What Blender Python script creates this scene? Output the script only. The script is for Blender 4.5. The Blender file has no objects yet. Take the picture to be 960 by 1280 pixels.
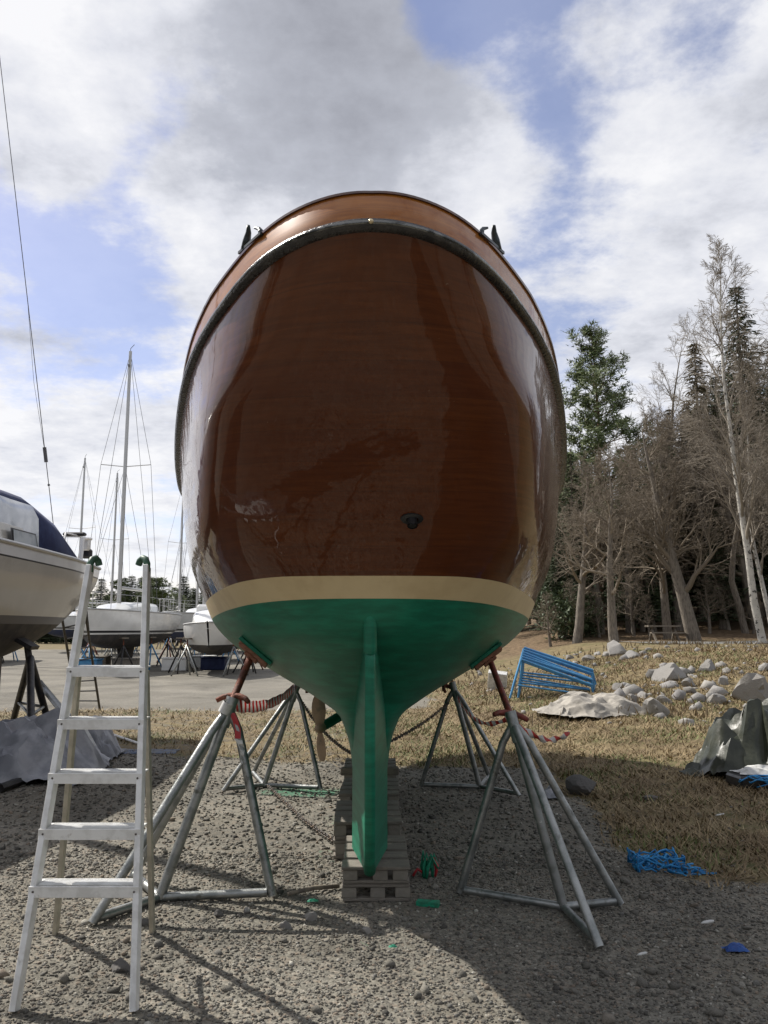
import bpy, bmesh, math, random
import numpy as np
from mathutils import Vector, Matrix, noise as mnoise
R=math.radians; PI=math.pi
rnd=random.Random(7); nr=np.random.default_rng(7)
S=bpy.context.scene; C=S.collection
H=1.55; P=R(8.06); F=1024.
# ------------------------------------------------------------------ helpers
def gp(px,py,z=0.0):
    """point at height z seen at photo pixel (a measuring aid)"""
    t=math.tan(math.atan((py-640)/F)-P); y=(H-z)/t
    return Vector(((px-480)*(y*math.cos(P)+(z-H)*math.sin(P))/F,y,z))
def at(px,py,y):
    z=H-math.tan(math.atan((py-640)/F)-P)*y
    return Vector(((px-480)*(y*math.cos(P)+(z-H)*math.sin(P))/F,y,z))
def pchip(xs,ys):
    n=len(xs);h=[xs[i+1]-xs[i] for i in range(n-1)];d=[(ys[i+1]-ys[i])/h[i] for i in range(n-1)]
    m=[d[0]]+[0 if d[i-1]*d[i]<=0 else (h[i-1]+h[i])*3/((2*h[i]+h[i-1])/d[i-1]+(h[i]+2*h[i-1])/d[i]) for i in range(1,n-1)]+[d[-1]]
    def f(x):
        if x<=xs[0]: return ys[0]
        if x>=xs[-1]: return ys[-1]
        i=0
        while x>xs[i+1]: i+=1
        t=(x-xs[i])/h[i]
        return ys[i]*(2*t**3-3*t*t+1)+h[i]*m[i]*(t**3-2*t*t+t)+ys[i+1]*(-2*t**3+3*t*t)+h[i]*m[i+1]*(t**3-t*t)
    return f
def sm(a,b,x):
    t=min(1,max(0,(x-a)/(b-a))); return t*t*(3-2*t)
ORG={}
def props(o,label=None,cat=None,group=None,kind=None):
    if label: o['label']=label
    if cat: o['category']=cat
    if group: o['group']=group
    if kind: o['kind']=kind
    return o
def thing(name,label,cat,loc=(0,0,0),group=None,rz=0):
    o=bpy.data.objects.new(name,None); C.objects.link(o); o.location=loc; o.rotation_euler=(0,0,rz)
    o.empty_display_size=.2; ORG[o.name]=Vector(loc) if rz==0 else Vector((0,0,0))
    return props(o,label,cat,group)
def copy_tree(o,parent=None,depth=0):
    c=o.copy(); C.objects.link(c); c.parent=parent
    for ch in list(o.children): copy_tree(ch,c)
    return c
class MB:
    def __init__(s): s.v=[]; s.f=[]
    def add(s,vs,fs):
        n=len(s.v); s.v+= [tuple(v) for v in vs]; s.f+=[tuple(i+n for i in f) for f in fs]; return s
    def box(s,c,size,M=None,bev=0.0):
        hx,hy,hz=[a/2 for a in size]; c=Vector(c)
        if bev>0:
            bm=bmesh.new(); bmesh.ops.create_cube(bm,size=1)
            for v in bm.verts: v.co=Vector((v.co.x*size[0],v.co.y*size[1],v.co.z*size[2]))
            bmesh.ops.bevel(bm,geom=bm.edges[:],offset=bev,segments=1,affect='EDGES')
            vs=[v.co.copy() for v in bm.verts]; bm.verts.index_update(); fs=[[v.index for v in f.verts] for f in bm.faces]; bm.free()
        else:
            vs=[Vector((x,y,z)) for x in(-hx,hx) for y in(-hy,hy) for z in(-hz,hz)]
            fs=[(0,1,3,2),(4,6,7,5),(0,4,5,1),(2,3,7,6),(0,2,6,4),(1,5,7,3)]
        if M is not None: vs=[M@v for v in vs]
        return s.add([v+c for v in vs],fs)
    def beam(s,a,b,w,h,up=(0,0,1),bev=0.0):
        a=Vector(a);b=Vector(b);d=(b-a);L=d.length;d.normalize();u=Vector(up)
        x=d.cross(u)
        if x.length<1e-4: x=d.cross(Vector((1,0,0)))
        x.normalize(); z=x.cross(d)
        M=Matrix((x,d,z)).transposed()
        return s.box((a+b)/2,(w,L,h),M,bev)
    def tube(s,pts,r,n=8,cap=True):
        pts=[Vector(p) for p in pts]; k=len(pts)
        rs=r if isinstance(r,(list,tuple)) else [r]*k
        vs=[];fs=[];px=None
        for i,p in enumerate(pts):
            t=(pts[min(i+1,k-1)]-pts[max(i-1,0)]).normalized()
            if px is None:
                px=t.cross(Vector((0,0,1)) if abs(t.z)<.9 else Vector((1,0,0))).normalized()
            else:
                px=(px-t*px.dot(t))
                px=px.normalized() if px.length>1e-6 else t.orthogonal().normalized()
            py=t.cross(px)
            for j in range(n):
                a=2*PI*j/n; vs.append(p+(px*math.cos(a)+py*math.sin(a))*rs[i])
        for i in range(k-1):
            for j in range(n):
                fs.append((i*n+j,i*n+(j+1)%n,(i+1)*n+(j+1)%n,(i+1)*n+j))
        if cap: fs.append(tuple(range(n-1,-1,-1))); fs.append(tuple(range((k-1)*n,k*n)))
        return s.add(vs,fs)
    def grid(s,rows,closed=False):
        n=len(rows[0]);vs=[p for r in rows for p in r];fs=[]
        for i in range(len(rows)-1):
            for j in range(n-1 if not closed else n):
                fs.append((i*n+j,i*n+(j+1)%n,(i+1)*n+(j+1)%n,(i+1)*n+j))
        return s.add(vs,fs)
    def ball(s,c,r,seg=10,ring=6,sc=(1,1,1)):
        rows=[]
        for i in range(ring+1):
            a=PI*i/ring
            rows.append([Vector(c)+Vector((r*sc[0]*math.sin(a)*math.cos(2*PI*j/seg),r*sc[1]*math.sin(a)*math.sin(2*PI*j/seg),r*sc[2]*math.cos(a))) for j in range(seg)])
        return s.grid(rows,True)
    def build(s,name,mat,parent=None,smooth=False,weld=0,auto=None,label=None,cat=None,group=None,kind=None,origin=None):
        me=bpy.data.meshes.new(name)
        og=Vector((0,0,0))
        if parent is not None: og=ORG.get(parent.name,og)
        elif origin is not None: og=Vector(origin)
        me.from_pydata([(a-og.x,b-og.y,c-og.z) for a,b,c in s.v],[],s.f)
        if weld:
            bm=bmesh.new();bm.from_mesh(me);bmesh.ops.remove_doubles(bm,verts=bm.verts[:],dist=weld);bmesh.ops.recalc_face_normals(bm,faces=bm.faces[:]);bm.to_mesh(me);bm.free()
        me.materials.append(mat)
        if smooth:
            me.polygons.foreach_set('use_smooth',[True]*len(me.polygons))
            if auto is not None:
                try: me.set_sharp_from_angle(angle=R(auto))
                except Exception: pass
        me.update()
        o=bpy.data.objects.new(name,me);C.objects.link(o)
        if parent is not None: o.parent=parent
        else: o.location=og
        ORG[o.name]=og
        return props(o,label,cat,group,kind)
def npmesh(name,V,Fc,mat,kind=None,label=None,cat=None,parent=None,smooth=False):
    me=bpy.data.meshes.new(name); k=Fc.shape[1]
    me.vertices.add(len(V));me.vertices.foreach_set('co',np.asarray(V,np.float32).ravel())
    me.loops.add(Fc.size);me.loops.foreach_set('vertex_index',np.asarray(Fc,np.int32).ravel())
    me.polygons.add(len(Fc));me.polygons.foreach_set('loop_start',np.arange(0,Fc.size,k,dtype=np.int32))
    try: me.polygons.foreach_set('loop_total',np.full(len(Fc),k,np.int32))
    except Exception: pass
    if smooth: me.polygons.foreach_set('use_smooth',np.ones(len(Fc),bool))
    me.materials.append(mat);me.update(calc_edges=True);me.validate()
    o=bpy.data.objects.new(name,me);C.objects.link(o)
    if parent: o.parent=parent
    return props(o,label,cat,None,kind)
# ------------------------------------------------------------------ materials
class N:
    def __init__(s,tree): s.t=tree
    def n(s,typ,**kw):
        o=s.t.nodes.new(typ)
        for k,v in kw.items():
            if k.startswith('i_'):
                key=k[2:].replace('_',' '); o.inputs[int(key) if key.isdigit() else key].default_value=v
            else: setattr(o,k,v)
        return o
    def l(s,a,b): s.t.links.new(a,b)
    def mix(s,f,a,b,blend='MIX'):
        m=s.t.nodes.new('ShaderNodeMix');m.data_type='RGBA';m.blend_type=blend
        for sock,val in ((m.inputs[0],f),(m.inputs[6],a),(m.inputs[7],b)):
            if hasattr(val,'is_output'): s.l(val,sock)
            elif isinstance(val,(int,float)): sock.default_value=val
            else: sock.default_value=(*val[:3],1)
        return m.outputs[2]
    def math(s,op,a,b=0.0,c=None):
        m=s.t.nodes.new('ShaderNodeMath');m.operation=op
        for i,v in enumerate((a,b,c)):
            if v is None: continue
            if hasattr(v,'is_output'): s.l(v,m.inputs[i])
            else: m.inputs[i].default_value=v
        return m.outputs[0]
    def ramp(s,f,stops,mode='LINEAR'):
        r=s.t.nodes.new('ShaderNodeValToRGB');s.l(f,r.inputs[0]);r.color_ramp.interpolation=mode
        e=r.color_ramp.elements
        while len(e)<len(stops): e.new(.5)
        for i,(p,c) in enumerate(stops):
            e[i].position=p;e[i].color=(*c,1) if isinstance(c,(tuple,list)) else (c,c,c,1)
        return r.outputs[0]
    def noise(s,vec,scale,detail=4,rough=.55,dist=0.0):
        t=s.n('ShaderNodeTexNoise');t.inputs['Scale'].default_value=scale;t.inputs['Detail'].default_value=detail
        t.inputs['Roughness'].default_value=rough;t.inputs['Distortion'].default_value=dist
        if vec is not None: s.l(vec,t.inputs['Vector'])
        return t.outputs[0]
    def sstep(s,x,a,b):
        m=s.t.nodes.new('ShaderNodeMapRange');m.interpolation_type='SMOOTHSTEP'
        s.l(x,m.inputs[0]);m.inputs[1].default_value=a;m.inputs[2].default_value=b
        return m.outputs[0]
def newmat(name):
    m=bpy.data.materials.new(name);m.use_nodes=True;t=m.node_tree;t.nodes.clear();g=N(t)
    out=g.n('ShaderNodeOutputMaterial');b=g.n('ShaderNodeBsdfPrincipled');g.l(b.outputs[0],out.inputs[0])
    return m,g,b
def mk(name,col,rough=.6,metal=0.0,col2=None,scale=6,lo=.42,hi=.62,bump=0.0,bscale=30,coat=0.0,stretch=None,col3=None,scale3=2.0,lo3=.55,hi3=.7,rvar=0.0,island=None,spec=.5):
    m,g,b=newmat(name)
    tc=g.n('ShaderNodeTexCoord').outputs['Object']
    if stretch:
        mp=g.n('ShaderNodeMapping');mp.inputs['Scale'].default_value=stretch;g.l(tc,mp.inputs[0]);vec=mp.outputs[0]
    else: vec=tc
    c=None
    if col2 is not None:
        c=g.mix(g.sstep(g.noise(vec,scale,6),lo,hi),col,col2)
    if island is not None:
        ri=g.n('ShaderNodeNewGeometry').outputs['Random Per Island']
        c=g.mix(ri,c if c is not None else col,island)
    if col3 is not None:
        c=g.mix(g.sstep(g.noise(tc,scale3,7,.65),lo3,hi3),c if c is not None else col,col3)
    if c is not None: g.l(c,b.inputs['Base Color'])
    else: b.inputs['Base Color'].default_value=(*col,1)
    b.inputs['Roughness'].default_value=rough;b.inputs['Metallic'].default_value=metal
    b.inputs['Specular IOR Level'].default_value=spec
    if rvar: 
        g.l(g.math('ADD',g.math('MULTIPLY',g.noise(vec,scale*2.3,5),rvar),rough-rvar/2),b.inputs['Roughness'])
    if bump:
        bp=g.n('ShaderNodeBump');bp.inputs['Strength'].default_value=bump;bp.inputs['Distance'].default_value=.02
        g.l(g.noise(vec,bscale,6),bp.inputs['Height']);g.l(bp.outputs[0],b.inputs['Normal'])
    if coat: b.inputs['Coat Weight'].default_value=coat;b.inputs['Coat Roughness'].default_value=.03
    return m
def varnish(k=1.0,nm='varnished_mahogany'):
    m,g,b=newmat(nm)
    tc=g.n('ShaderNodeTexCoord').outputs['Object']
    mp=g.n('ShaderNodeMapping');mp.inputs['Scale'].default_value=(1.2,1.2,18);g.l(tc,mp.inputs[0])
    grain=g.noise(mp.outputs[0],3,8,.6,.4)
    c=g.mix(g.sstep(grain,.3,.72),(.080,.0205,.0045),(.122,.034,.0072))
    # planks: each strake its own tone
    sx=g.n('ShaderNodeSeparateXYZ');g.l(tc,sx.inputs[0])
    wn=g.n('ShaderNodeTexWhiteNoise');wn.noise_dimensions='1D'
    pl=g.math('MULTIPLY',sx.outputs[2],8.5);g.l(g.math('FLOOR',pl),wn.inputs['W'])
    c=g.mix(g.math('MULTIPLY',wn.outputs[0],.3),c,(.075,.015,.0035))
    big=g.noise(tc,.9,4)
    c=g.mix(g.math('MULTIPLY',g.sstep(big,.45,.7),.35),c,(.065,.013,.0035))
    seam=g.math('ABSOLUTE',g.math('SUBTRACT',g.math('FRACT',pl),.5))
    c=g.mix(g.math('MULTIPLY',g.sstep(seam,.480,.496),.5),c,(.05,.015,.006))
    mp2=g.n('ShaderNodeMapping');mp2.inputs['Scale'].default_value=(30,30,30);g.l(tc,mp2.inputs[0])
    spk=g.sstep(g.noise(tc,34,3,.5),.74,.80)
    c=g.mix(g.math('MULTIPLY',spk,.25),c,(.4,.3,.2))
    c=g.mix(1.0,c,(k,k*(.84+.16*k),k),'MULTIPLY')
    g.l(c,b.inputs['Base Color'])
    b.inputs['Roughness'].default_value=.38;b.inputs['Specular IOR Level'].default_value=.1;b.inputs['Coat Weight'].default_value=.8;b.inputs['Coat Roughness'].default_value=.025;b.inputs['Coat IOR'].default_value=1.42
    bp=g.n('ShaderNodeBump');bp.inputs['Strength'].default_value=.12;bp.inputs['Distance'].default_value=.05
    mp3=g.n('ShaderNodeMapping');mp3.inputs['Scale'].default_value=(1.6,1.6,1.0);g.l(tc,mp3.inputs[0])
    hgt=g.math('ADD',g.noise(mp3.outputs[0],2.2,3,.5),g.math('MULTIPLY',g.noise(tc,26,2),.02))
    g.l(hgt,bp.inputs['Height']);g.l(bp.outputs[0],b.inputs['Coat Normal'])
    return m
M={}
M['varnish']=varnish();M['varnishsunlit']=varnish(3.1,'mahogany_painted_sunlit')  # second copy: hull varnish brightened in colour, standing in for sun on the bulwark
M['capdark']=mk('dark_varnished_cap',(.06,.018,.007),.3,col2=(.10,.03,.01),scale=9,coat=.8)
M['rail']=mk('weathered_black_rubber',(.012,.011,.011),.28,col2=(.03,.027,.024),scale=14,col3=(.07,.072,.045),scale3=22,lo3=.63,hi3=.74,bump=.4,bscale=40,rvar=.2)
M['cream']=mk('cream_boot_stripe',(.66,.53,.31),.42,col2=(.59,.46,.26),scale=4,bump=.05)
def greenpaint():
    m,g,b=newmat('green_bottom_paint')
    tc=g.n('ShaderNodeTexCoord').outputs['Object']
    mp=g.n('ShaderNodeMapping');mp.inputs['Scale'].default_value=(2,.6,9);g.l(tc,mp.inputs[0])
    c=g.mix(g.sstep(g.noise(mp.outputs[0],3,6),.35,.7),(.006,.135,.078),(.010,.205,.12))
    c=g.mix(g.math('MULTIPLY',g.sstep(g.noise(tc,3.5,8,.72),.52,.72),.55),c,(.004,.09,.055))
    g.l(c,b.inputs['Base Color']);b.inputs['Roughness'].default_value=.42;b.inputs['Specular IOR Level'].default_value=.4
    bp=g.n('ShaderNodeBump');bp.inputs['Strength'].default_value=.12;bp.inputs['Distance'].default_value=.01
    g.l(g.noise(mp.outputs[0],12,5),bp.inputs['Height']);g.l(bp.outputs[0],b.inputs['Normal'])
    return m
M['green']=greenpaint()
M['greenscrap']=mk('green_paint_scrap',(.01,.27,.15),.5,col2=(.02,.16,.09),scale=30)
M['galv']=mk('galvanised_steel',(.34,.35,.34),.42,.75,col2=(.22,.235,.23),scale=11,col3=(.12,.12,.105),scale3=14,lo3=.56,hi3=.72,bump=.15,bscale=60,rvar=.2)
M['galvdirty']=mk('paint_spotted_steel',(.26,.27,.26),.45,.7,col2=(.18,.19,.18),scale=10,col3=(.62,.62,.58),scale3=7,lo3=.60,hi3=.64,bump=.15,bscale=60)
M['rust']=mk('red_rusty_steel',(.20,.058,.03),.7,.2,col2=(.11,.04,.025),scale=20,col3=(.25,.12,.06),scale3=30,bump=.35,bscale=70)
M['redpaint']=mk('worn_red_steel',(.19,.035,.022),.6,.1,col2=(.10,.03,.02),scale=15,col3=(.16,.07,.04),scale3=24,bump=.25)
M['ply']=mk('pad_plywood',(.30,.13,.08),.75,col2=(.2,.09,.05),scale=9,stretch=(1,6,6))
M['alu']=mk('dull_aluminium',(.74,.745,.73),.5,.18,col2=(.62,.62,.60),scale=16,col3=(.42,.41,.37),scale3=9,lo3=.64,hi3=.75,bump=.05,bscale=80)
M['alutan']=mk('weathered_aluminium',(.46,.43,.35),.5,.25,col2=(.36,.34,.28),scale=12)
M['hook']=mk('green_rubber',(.035,.10,.06),.55,col2=(.025,.07,.045),scale=20)
M['rivet']=mk('dark_rivet',(.12,.11,.10),.5,.6)
M['pallet']=mk('grey_pallet_wood',(.25,.225,.19),.85,col2=(.16,.145,.125),scale=7,stretch=(1.2,7,7),bump=.5,bscale=25,col3=(.34,.30,.23),scale3=5,lo3=.58,hi3=.7,island=(.20,.18,.15))
M['block']=mk('dark_pallet_block',(.19,.17,.14),.85,col2=(.11,.10,.085),scale=9,bump=.5,island=(.28,.26,.22))
M['bronze']=mk('dull_bronze',(.36,.26,.17),.55,.15,col2=(.27,.195,.13),scale=9,col3=(.20,.16,.11),scale3=8)
M['black']=mk('black_fitting',(.014,.014,.015),.35,.3,col2=(.03,.03,.03),scale=10)
M['blackstand']=mk('black_stand_paint',(.022,.022,.024),.5,.2,col2=(.05,.045,.04),scale=12)
M['horn']=mk('dark_bronze_fairlead',(.05,.06,.065),.35,.6,col2=(.03,.035,.035),scale=12)
M['chain']=mk('old_chain',(.09,.085,.08),.55,.7,col2=(.14,.10,.07),scale=30)
M['bolt']=mk('brass_bolt',(.6,.5,.32),.35,.8)
M['stone']=None
M['tarpgrey']=mk('grey_tarpaulin',(.30,.31,.335),.5,col2=(.19,.20,.225),scale=4,bump=.3,bscale=8)
M['tarpolive']=mk('olive_tarpaulin',(.020,.025,.014),.42,col2=(.04,.045,.028),scale=5,bump=.4,bscale=9)
M['fadedblue']=mk('faded_blue_sheet',(.06,.085,.14),.7,col2=(.10,.11,.12),scale=9)
M['canvas']=mk('pale_canvas',(.34,.315,.27),.8,col2=(.20,.185,.16),scale=5,bump=.5,bscale=12)
M['bluepaint']=mk('blue_steel_paint',(.06,.25,.46),.45,col2=(.05,.19,.38),scale=8,col3=(.14,.10,.08),scale3=10,lo3=.66,hi3=.74)
M['bluerope']=mk('blue_rope',(.02,.20,.48),.6,col2=(.03,.28,.58),scale=30)
M['bluerag']=mk('blue_rag',(.01,.05,.22),.6,col2=(.015,.08,.3),scale=30)
M['white']=mk('white_gelcoat',(.74,.74,.72),.25,col2=(.68,.68,.66),scale=2,coat=.4)
M['whitegrey']=mk('grey_white_gelcoat',(.60,.61,.60),.3,col2=(.55,.56,.55),scale=2,coat=.3)
M['beige']=mk('beige_gelcoat',(.40,.385,.34),.28,col2=(.36,.345,.305),scale=1.5,coat=.5,col3=(.32,.30,.26),scale3=.8)
M['navy']=mk('navy_canvas',(.012,.02,.07),.75,col2=(.018,.03,.09),scale=6,bump=.3,bscale=10)
M['navypaint']=mk('navy_stripe',(.012,.018,.05),.35)
M['blackstripe']=mk('black_stripe',(.015,.015,.018),.35)
M['antifoul']=mk('dark_antifouling',(.04,.037,.037),.75,col2=(.065,.058,.052),scale=4,col3=(.09,.075,.06),scale3=5)
M['antiblue']=mk('blue_antifouling',(.035,.045,.09),.75,col2=(.05,.055,.08),scale=4)
M['glass']=mk('dark_window',(.03,.035,.04),.06,coat=.5)
M['vinyl']=mk('clear_vinyl',(.50,.53,.56),.12,col2=(.34,.37,.40),scale=2.5,bump=.15,bscale=3,coat=.6)
M['mast']=mk('mast_aluminium',(.42,.42,.41),.4,.6)
M['wire']=mk('steel_wire',(.12,.12,.125),.5,.4)
M['bark']=mk('grey_bark',(.20,.172,.138),.9,col2=(.11,.095,.078),scale=8,stretch=(3,3,.6),bump=.6,bscale=14)
M['twig']=mk('bare_twigs',(.25,.207,.152),.85,island=(.13,.105,.078))
M['twigpale']=mk('pale_twigs',(.31,.27,.215),.85,island=(.165,.14,.11))
M['birch']=mk('birch_bark',(.50,.48,.43),.7,col2=(.42,.40,.36),scale=4,col3=(.05,.045,.04),scale3=7,lo3=.57,hi3=.62)
M['pinebark']=mk('pine_bark',(.16,.085,.05),.9,col2=(.09,.06,.045),scale=7,stretch=(2,2,.7),bump=.5)
M['pineneedle']=mk('pine_needles',(.075,.115,.038),.7,island=(.14,.16,.055))
M['spruceneedle']=mk('spruce_needles',(.03,.052,.022),.7,island=(.07,.09,.036))
M['larch']=mk('brown_spruce_sprays',(.10,.09,.05),.8,island=(.17,.14,.08))
M['bush']=mk('evergreen_leaves',(.035,.06,.022),.65,island=(.07,.095,.035))
M['drygrass']=mk('dry_grass',(.38,.295,.16),.8,island=(.17,.118,.06),col2=(.19,.135,.07),scale=1.3,lo=.4,hi=.62)
M['greengrass']=mk('green_grass',(.09,.13,.03),.75,island=(.17,.18,.06))
M['deadstalk']=mk('dead_stalks',(.30,.235,.14),.85,island=(.15,.11,.065))
M['wood']=mk('grey_wood',(.20,.17,.13),.85,col2=(.13,.11,.09),scale=8,stretch=(1,5,5))
M['red']=mk('red_plastic',(.38,.02,.025),.5)
M['paper']=mk('pale_scrap',(.6,.6,.58),.8,col2=(.45,.45,.42),scale=20)
def tapemat():
    m,g,b=newmat('red_white_tape')
    u=g.n('ShaderNodeTexCoord').outputs['UV'];sx=g.n('ShaderNodeSeparateXYZ');g.l(u,sx.inputs[0])
    f=g.math('FRACT',g.math('ADD',g.math('MULTIPLY',sx.outputs[0],1.0),g.math('MULTIPLY',sx.outputs[1],.35)))
    g.l(g.mix(g.math('GREATER_THAN',f,.52),(.75,.73,.71),(.62,.05,.045)),b.inputs['Base Color']);b.inputs['Transmission Weight'].default_value=0;tr=g.n('ShaderNodeBsdfTranslucent');g.l(b.inputs['Base Color'].links[0].from_socket,tr.inputs[0]);mx=g.n('ShaderNodeMixShader');mx.inputs[0].default_value=.5;g.l(b.outputs[0],mx.inputs[1]);g.l(tr.outputs[0],mx.inputs[2]);o_=[n for n in m.node_tree.nodes if n.type=='OUTPUT_MATERIAL'][0];g.l(mx.outputs[0],o_.inputs[0]);b.inputs['Roughness'].default_value=.45
    return m
M['tape']=tapemat()
def stonemat(name,stops,sc=3.0,dk=.6):
    m,g,b=newmat(name)
    ri=g.n('ShaderNodeNewGeometry').outputs['Random Per Island'];tc=g.n('ShaderNodeTexCoord').outputs['Object']
    c=g.ramp(ri,stops)
    c=g.mix(g.math('MULTIPLY',g.noise(tc,sc,6,.7),dk),c,(.12,.11,.10))
    if name=='gravel_stones': c=g.mix(1.0,c,g.ramp(g.noise(tc,.55,7,.62,.5),[(.30,(.44,.435,.415)),(.47,(.70,.695,.66)),(.66,(.90,.89,.84))]),'MULTIPLY')
    g.l(c,b.inputs['Base Color']);b.inputs['Roughness'].default_value=.9;b.inputs['Specular IOR Level'].default_value=.3
    bp=g.n('ShaderNodeBump');bp.inputs['Strength'].default_value=.5;bp.inputs['Distance'].default_value=.02;g.l(g.noise(tc,sc*6,6),bp.inputs['Height']);g.l(bp.outputs[0],b.inputs['Normal'])
    return m
M['gravel']=stonemat('gravel_stones',[(0,(.09,.087,.082)),(.22,(.19,.182,.165)),(.5,(.29,.275,.245)),(.7,(.22,.217,.21)),(.82,(.37,.30,.24)),(.93,(.36,.345,.31)),(1,(.66,.64,.59))],40,.25)
M['rock']=stonemat('granite_rock',[(0,(.22,.215,.205)),(.4,(.33,.315,.285)),(.7,(.25,.245,.24)),(1,(.38,.365,.33))],5,.6)
M['rockdark']=stonemat('dark_rock',[(0,(.10,.098,.095)),(1,(.13,.125,.12))],5)
# ------------------------------------------------------------------ ground
def Zg(x,y):
    r=sm(2.2,9,x)*sm(10,26,y)*1.0
    hill=sm(4,14,x-0.12*(y-30))*max(0,min(y,80)-33)*.07
    back=sm(33,45,y)*sm(-2,6,x)*.4
    bk=0.22*math.exp(-((y-19)/3.5)**2)*sm(2.0,4.0,x)+0.12*mnoise.noise((x*.35,y*.35,1.3))*sm(2.0,3.5,x)*sm(8,14,y)
    return r+hill+back+bk
def grassmask(x,y):
    n=.5*mnoise.noise((x*.9,y*.9,0))+.25*mnoise.noise((x*2.6,y*2.6,4))
    right=sm(-.5,.5,(x-1.75-.12*max(0,6-y)*1.5)/.5+n*1.2)*sm(-.5,.5,(y-5.2)/.7+n)
    behind=sm(-.5,.5,(y-9.4-.35*max(0,-x))/.6+n*1.4)
    road=sm(-.5,.5,(y-16.2)/1.2+n*.8)*sm(-.5,.5,(.9-x+.05*(y-16))/.8+n)
    return max(0,min(1,max(right,behind*(1-.42*sm(.8,-.6,x)))*(1-road)))
def paintmask(x,y):
    v=0
    for cx_,cy,rx,ry,a in ((-.75,8.1,.75,.35,.9),(-.35,7.0,.25,.5,.7),(-.38,5.9,.22,.5,.6),(-.1,4.3,.5,.3,.5),(.15,4.6,.4,.3,.5),(-.4,4.8,.25,.25,.5)):
        v=max(v,a*math.exp(-((x-cx_)/rx)**2-((y-cy)/ry)**2))
    return v
xs=np.concatenate([-6-np.geomspace(.3,420,36)[::-1],np.linspace(-6,6,150),6+np.geomspace(.25,420,44)])
ys=np.concatenate([np.linspace(-30,1.9,14),np.linspace(2,14,150),14+np.geomspace(.2,520,80)])
V=[];gm=[];pm=[]
for y in ys:
    for x in xs:
        z=Zg(x,y)
        if abs(x)<9 and 2<y<22:
            z+=.018*mnoise.noise((x*1.1,y*1.1,7))+.008*mnoise.noise((x*4,y*4,2))
        V.append((x,y,z)); gm.append(grassmask(x,y) if abs(x)<60 and y<60 else (1.0 if x>0 else .7)); pm.append(paintmask(x,y))
nx=len(xs);ny=len(ys)
idx=np.arange(nx*ny).reshape(ny,nx)
Fq=np.stack([idx[:-1,:-1],idx[:-1,1:],idx[1:,1:],idx[1:,:-1]],-1).reshape(-1,4)
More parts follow.
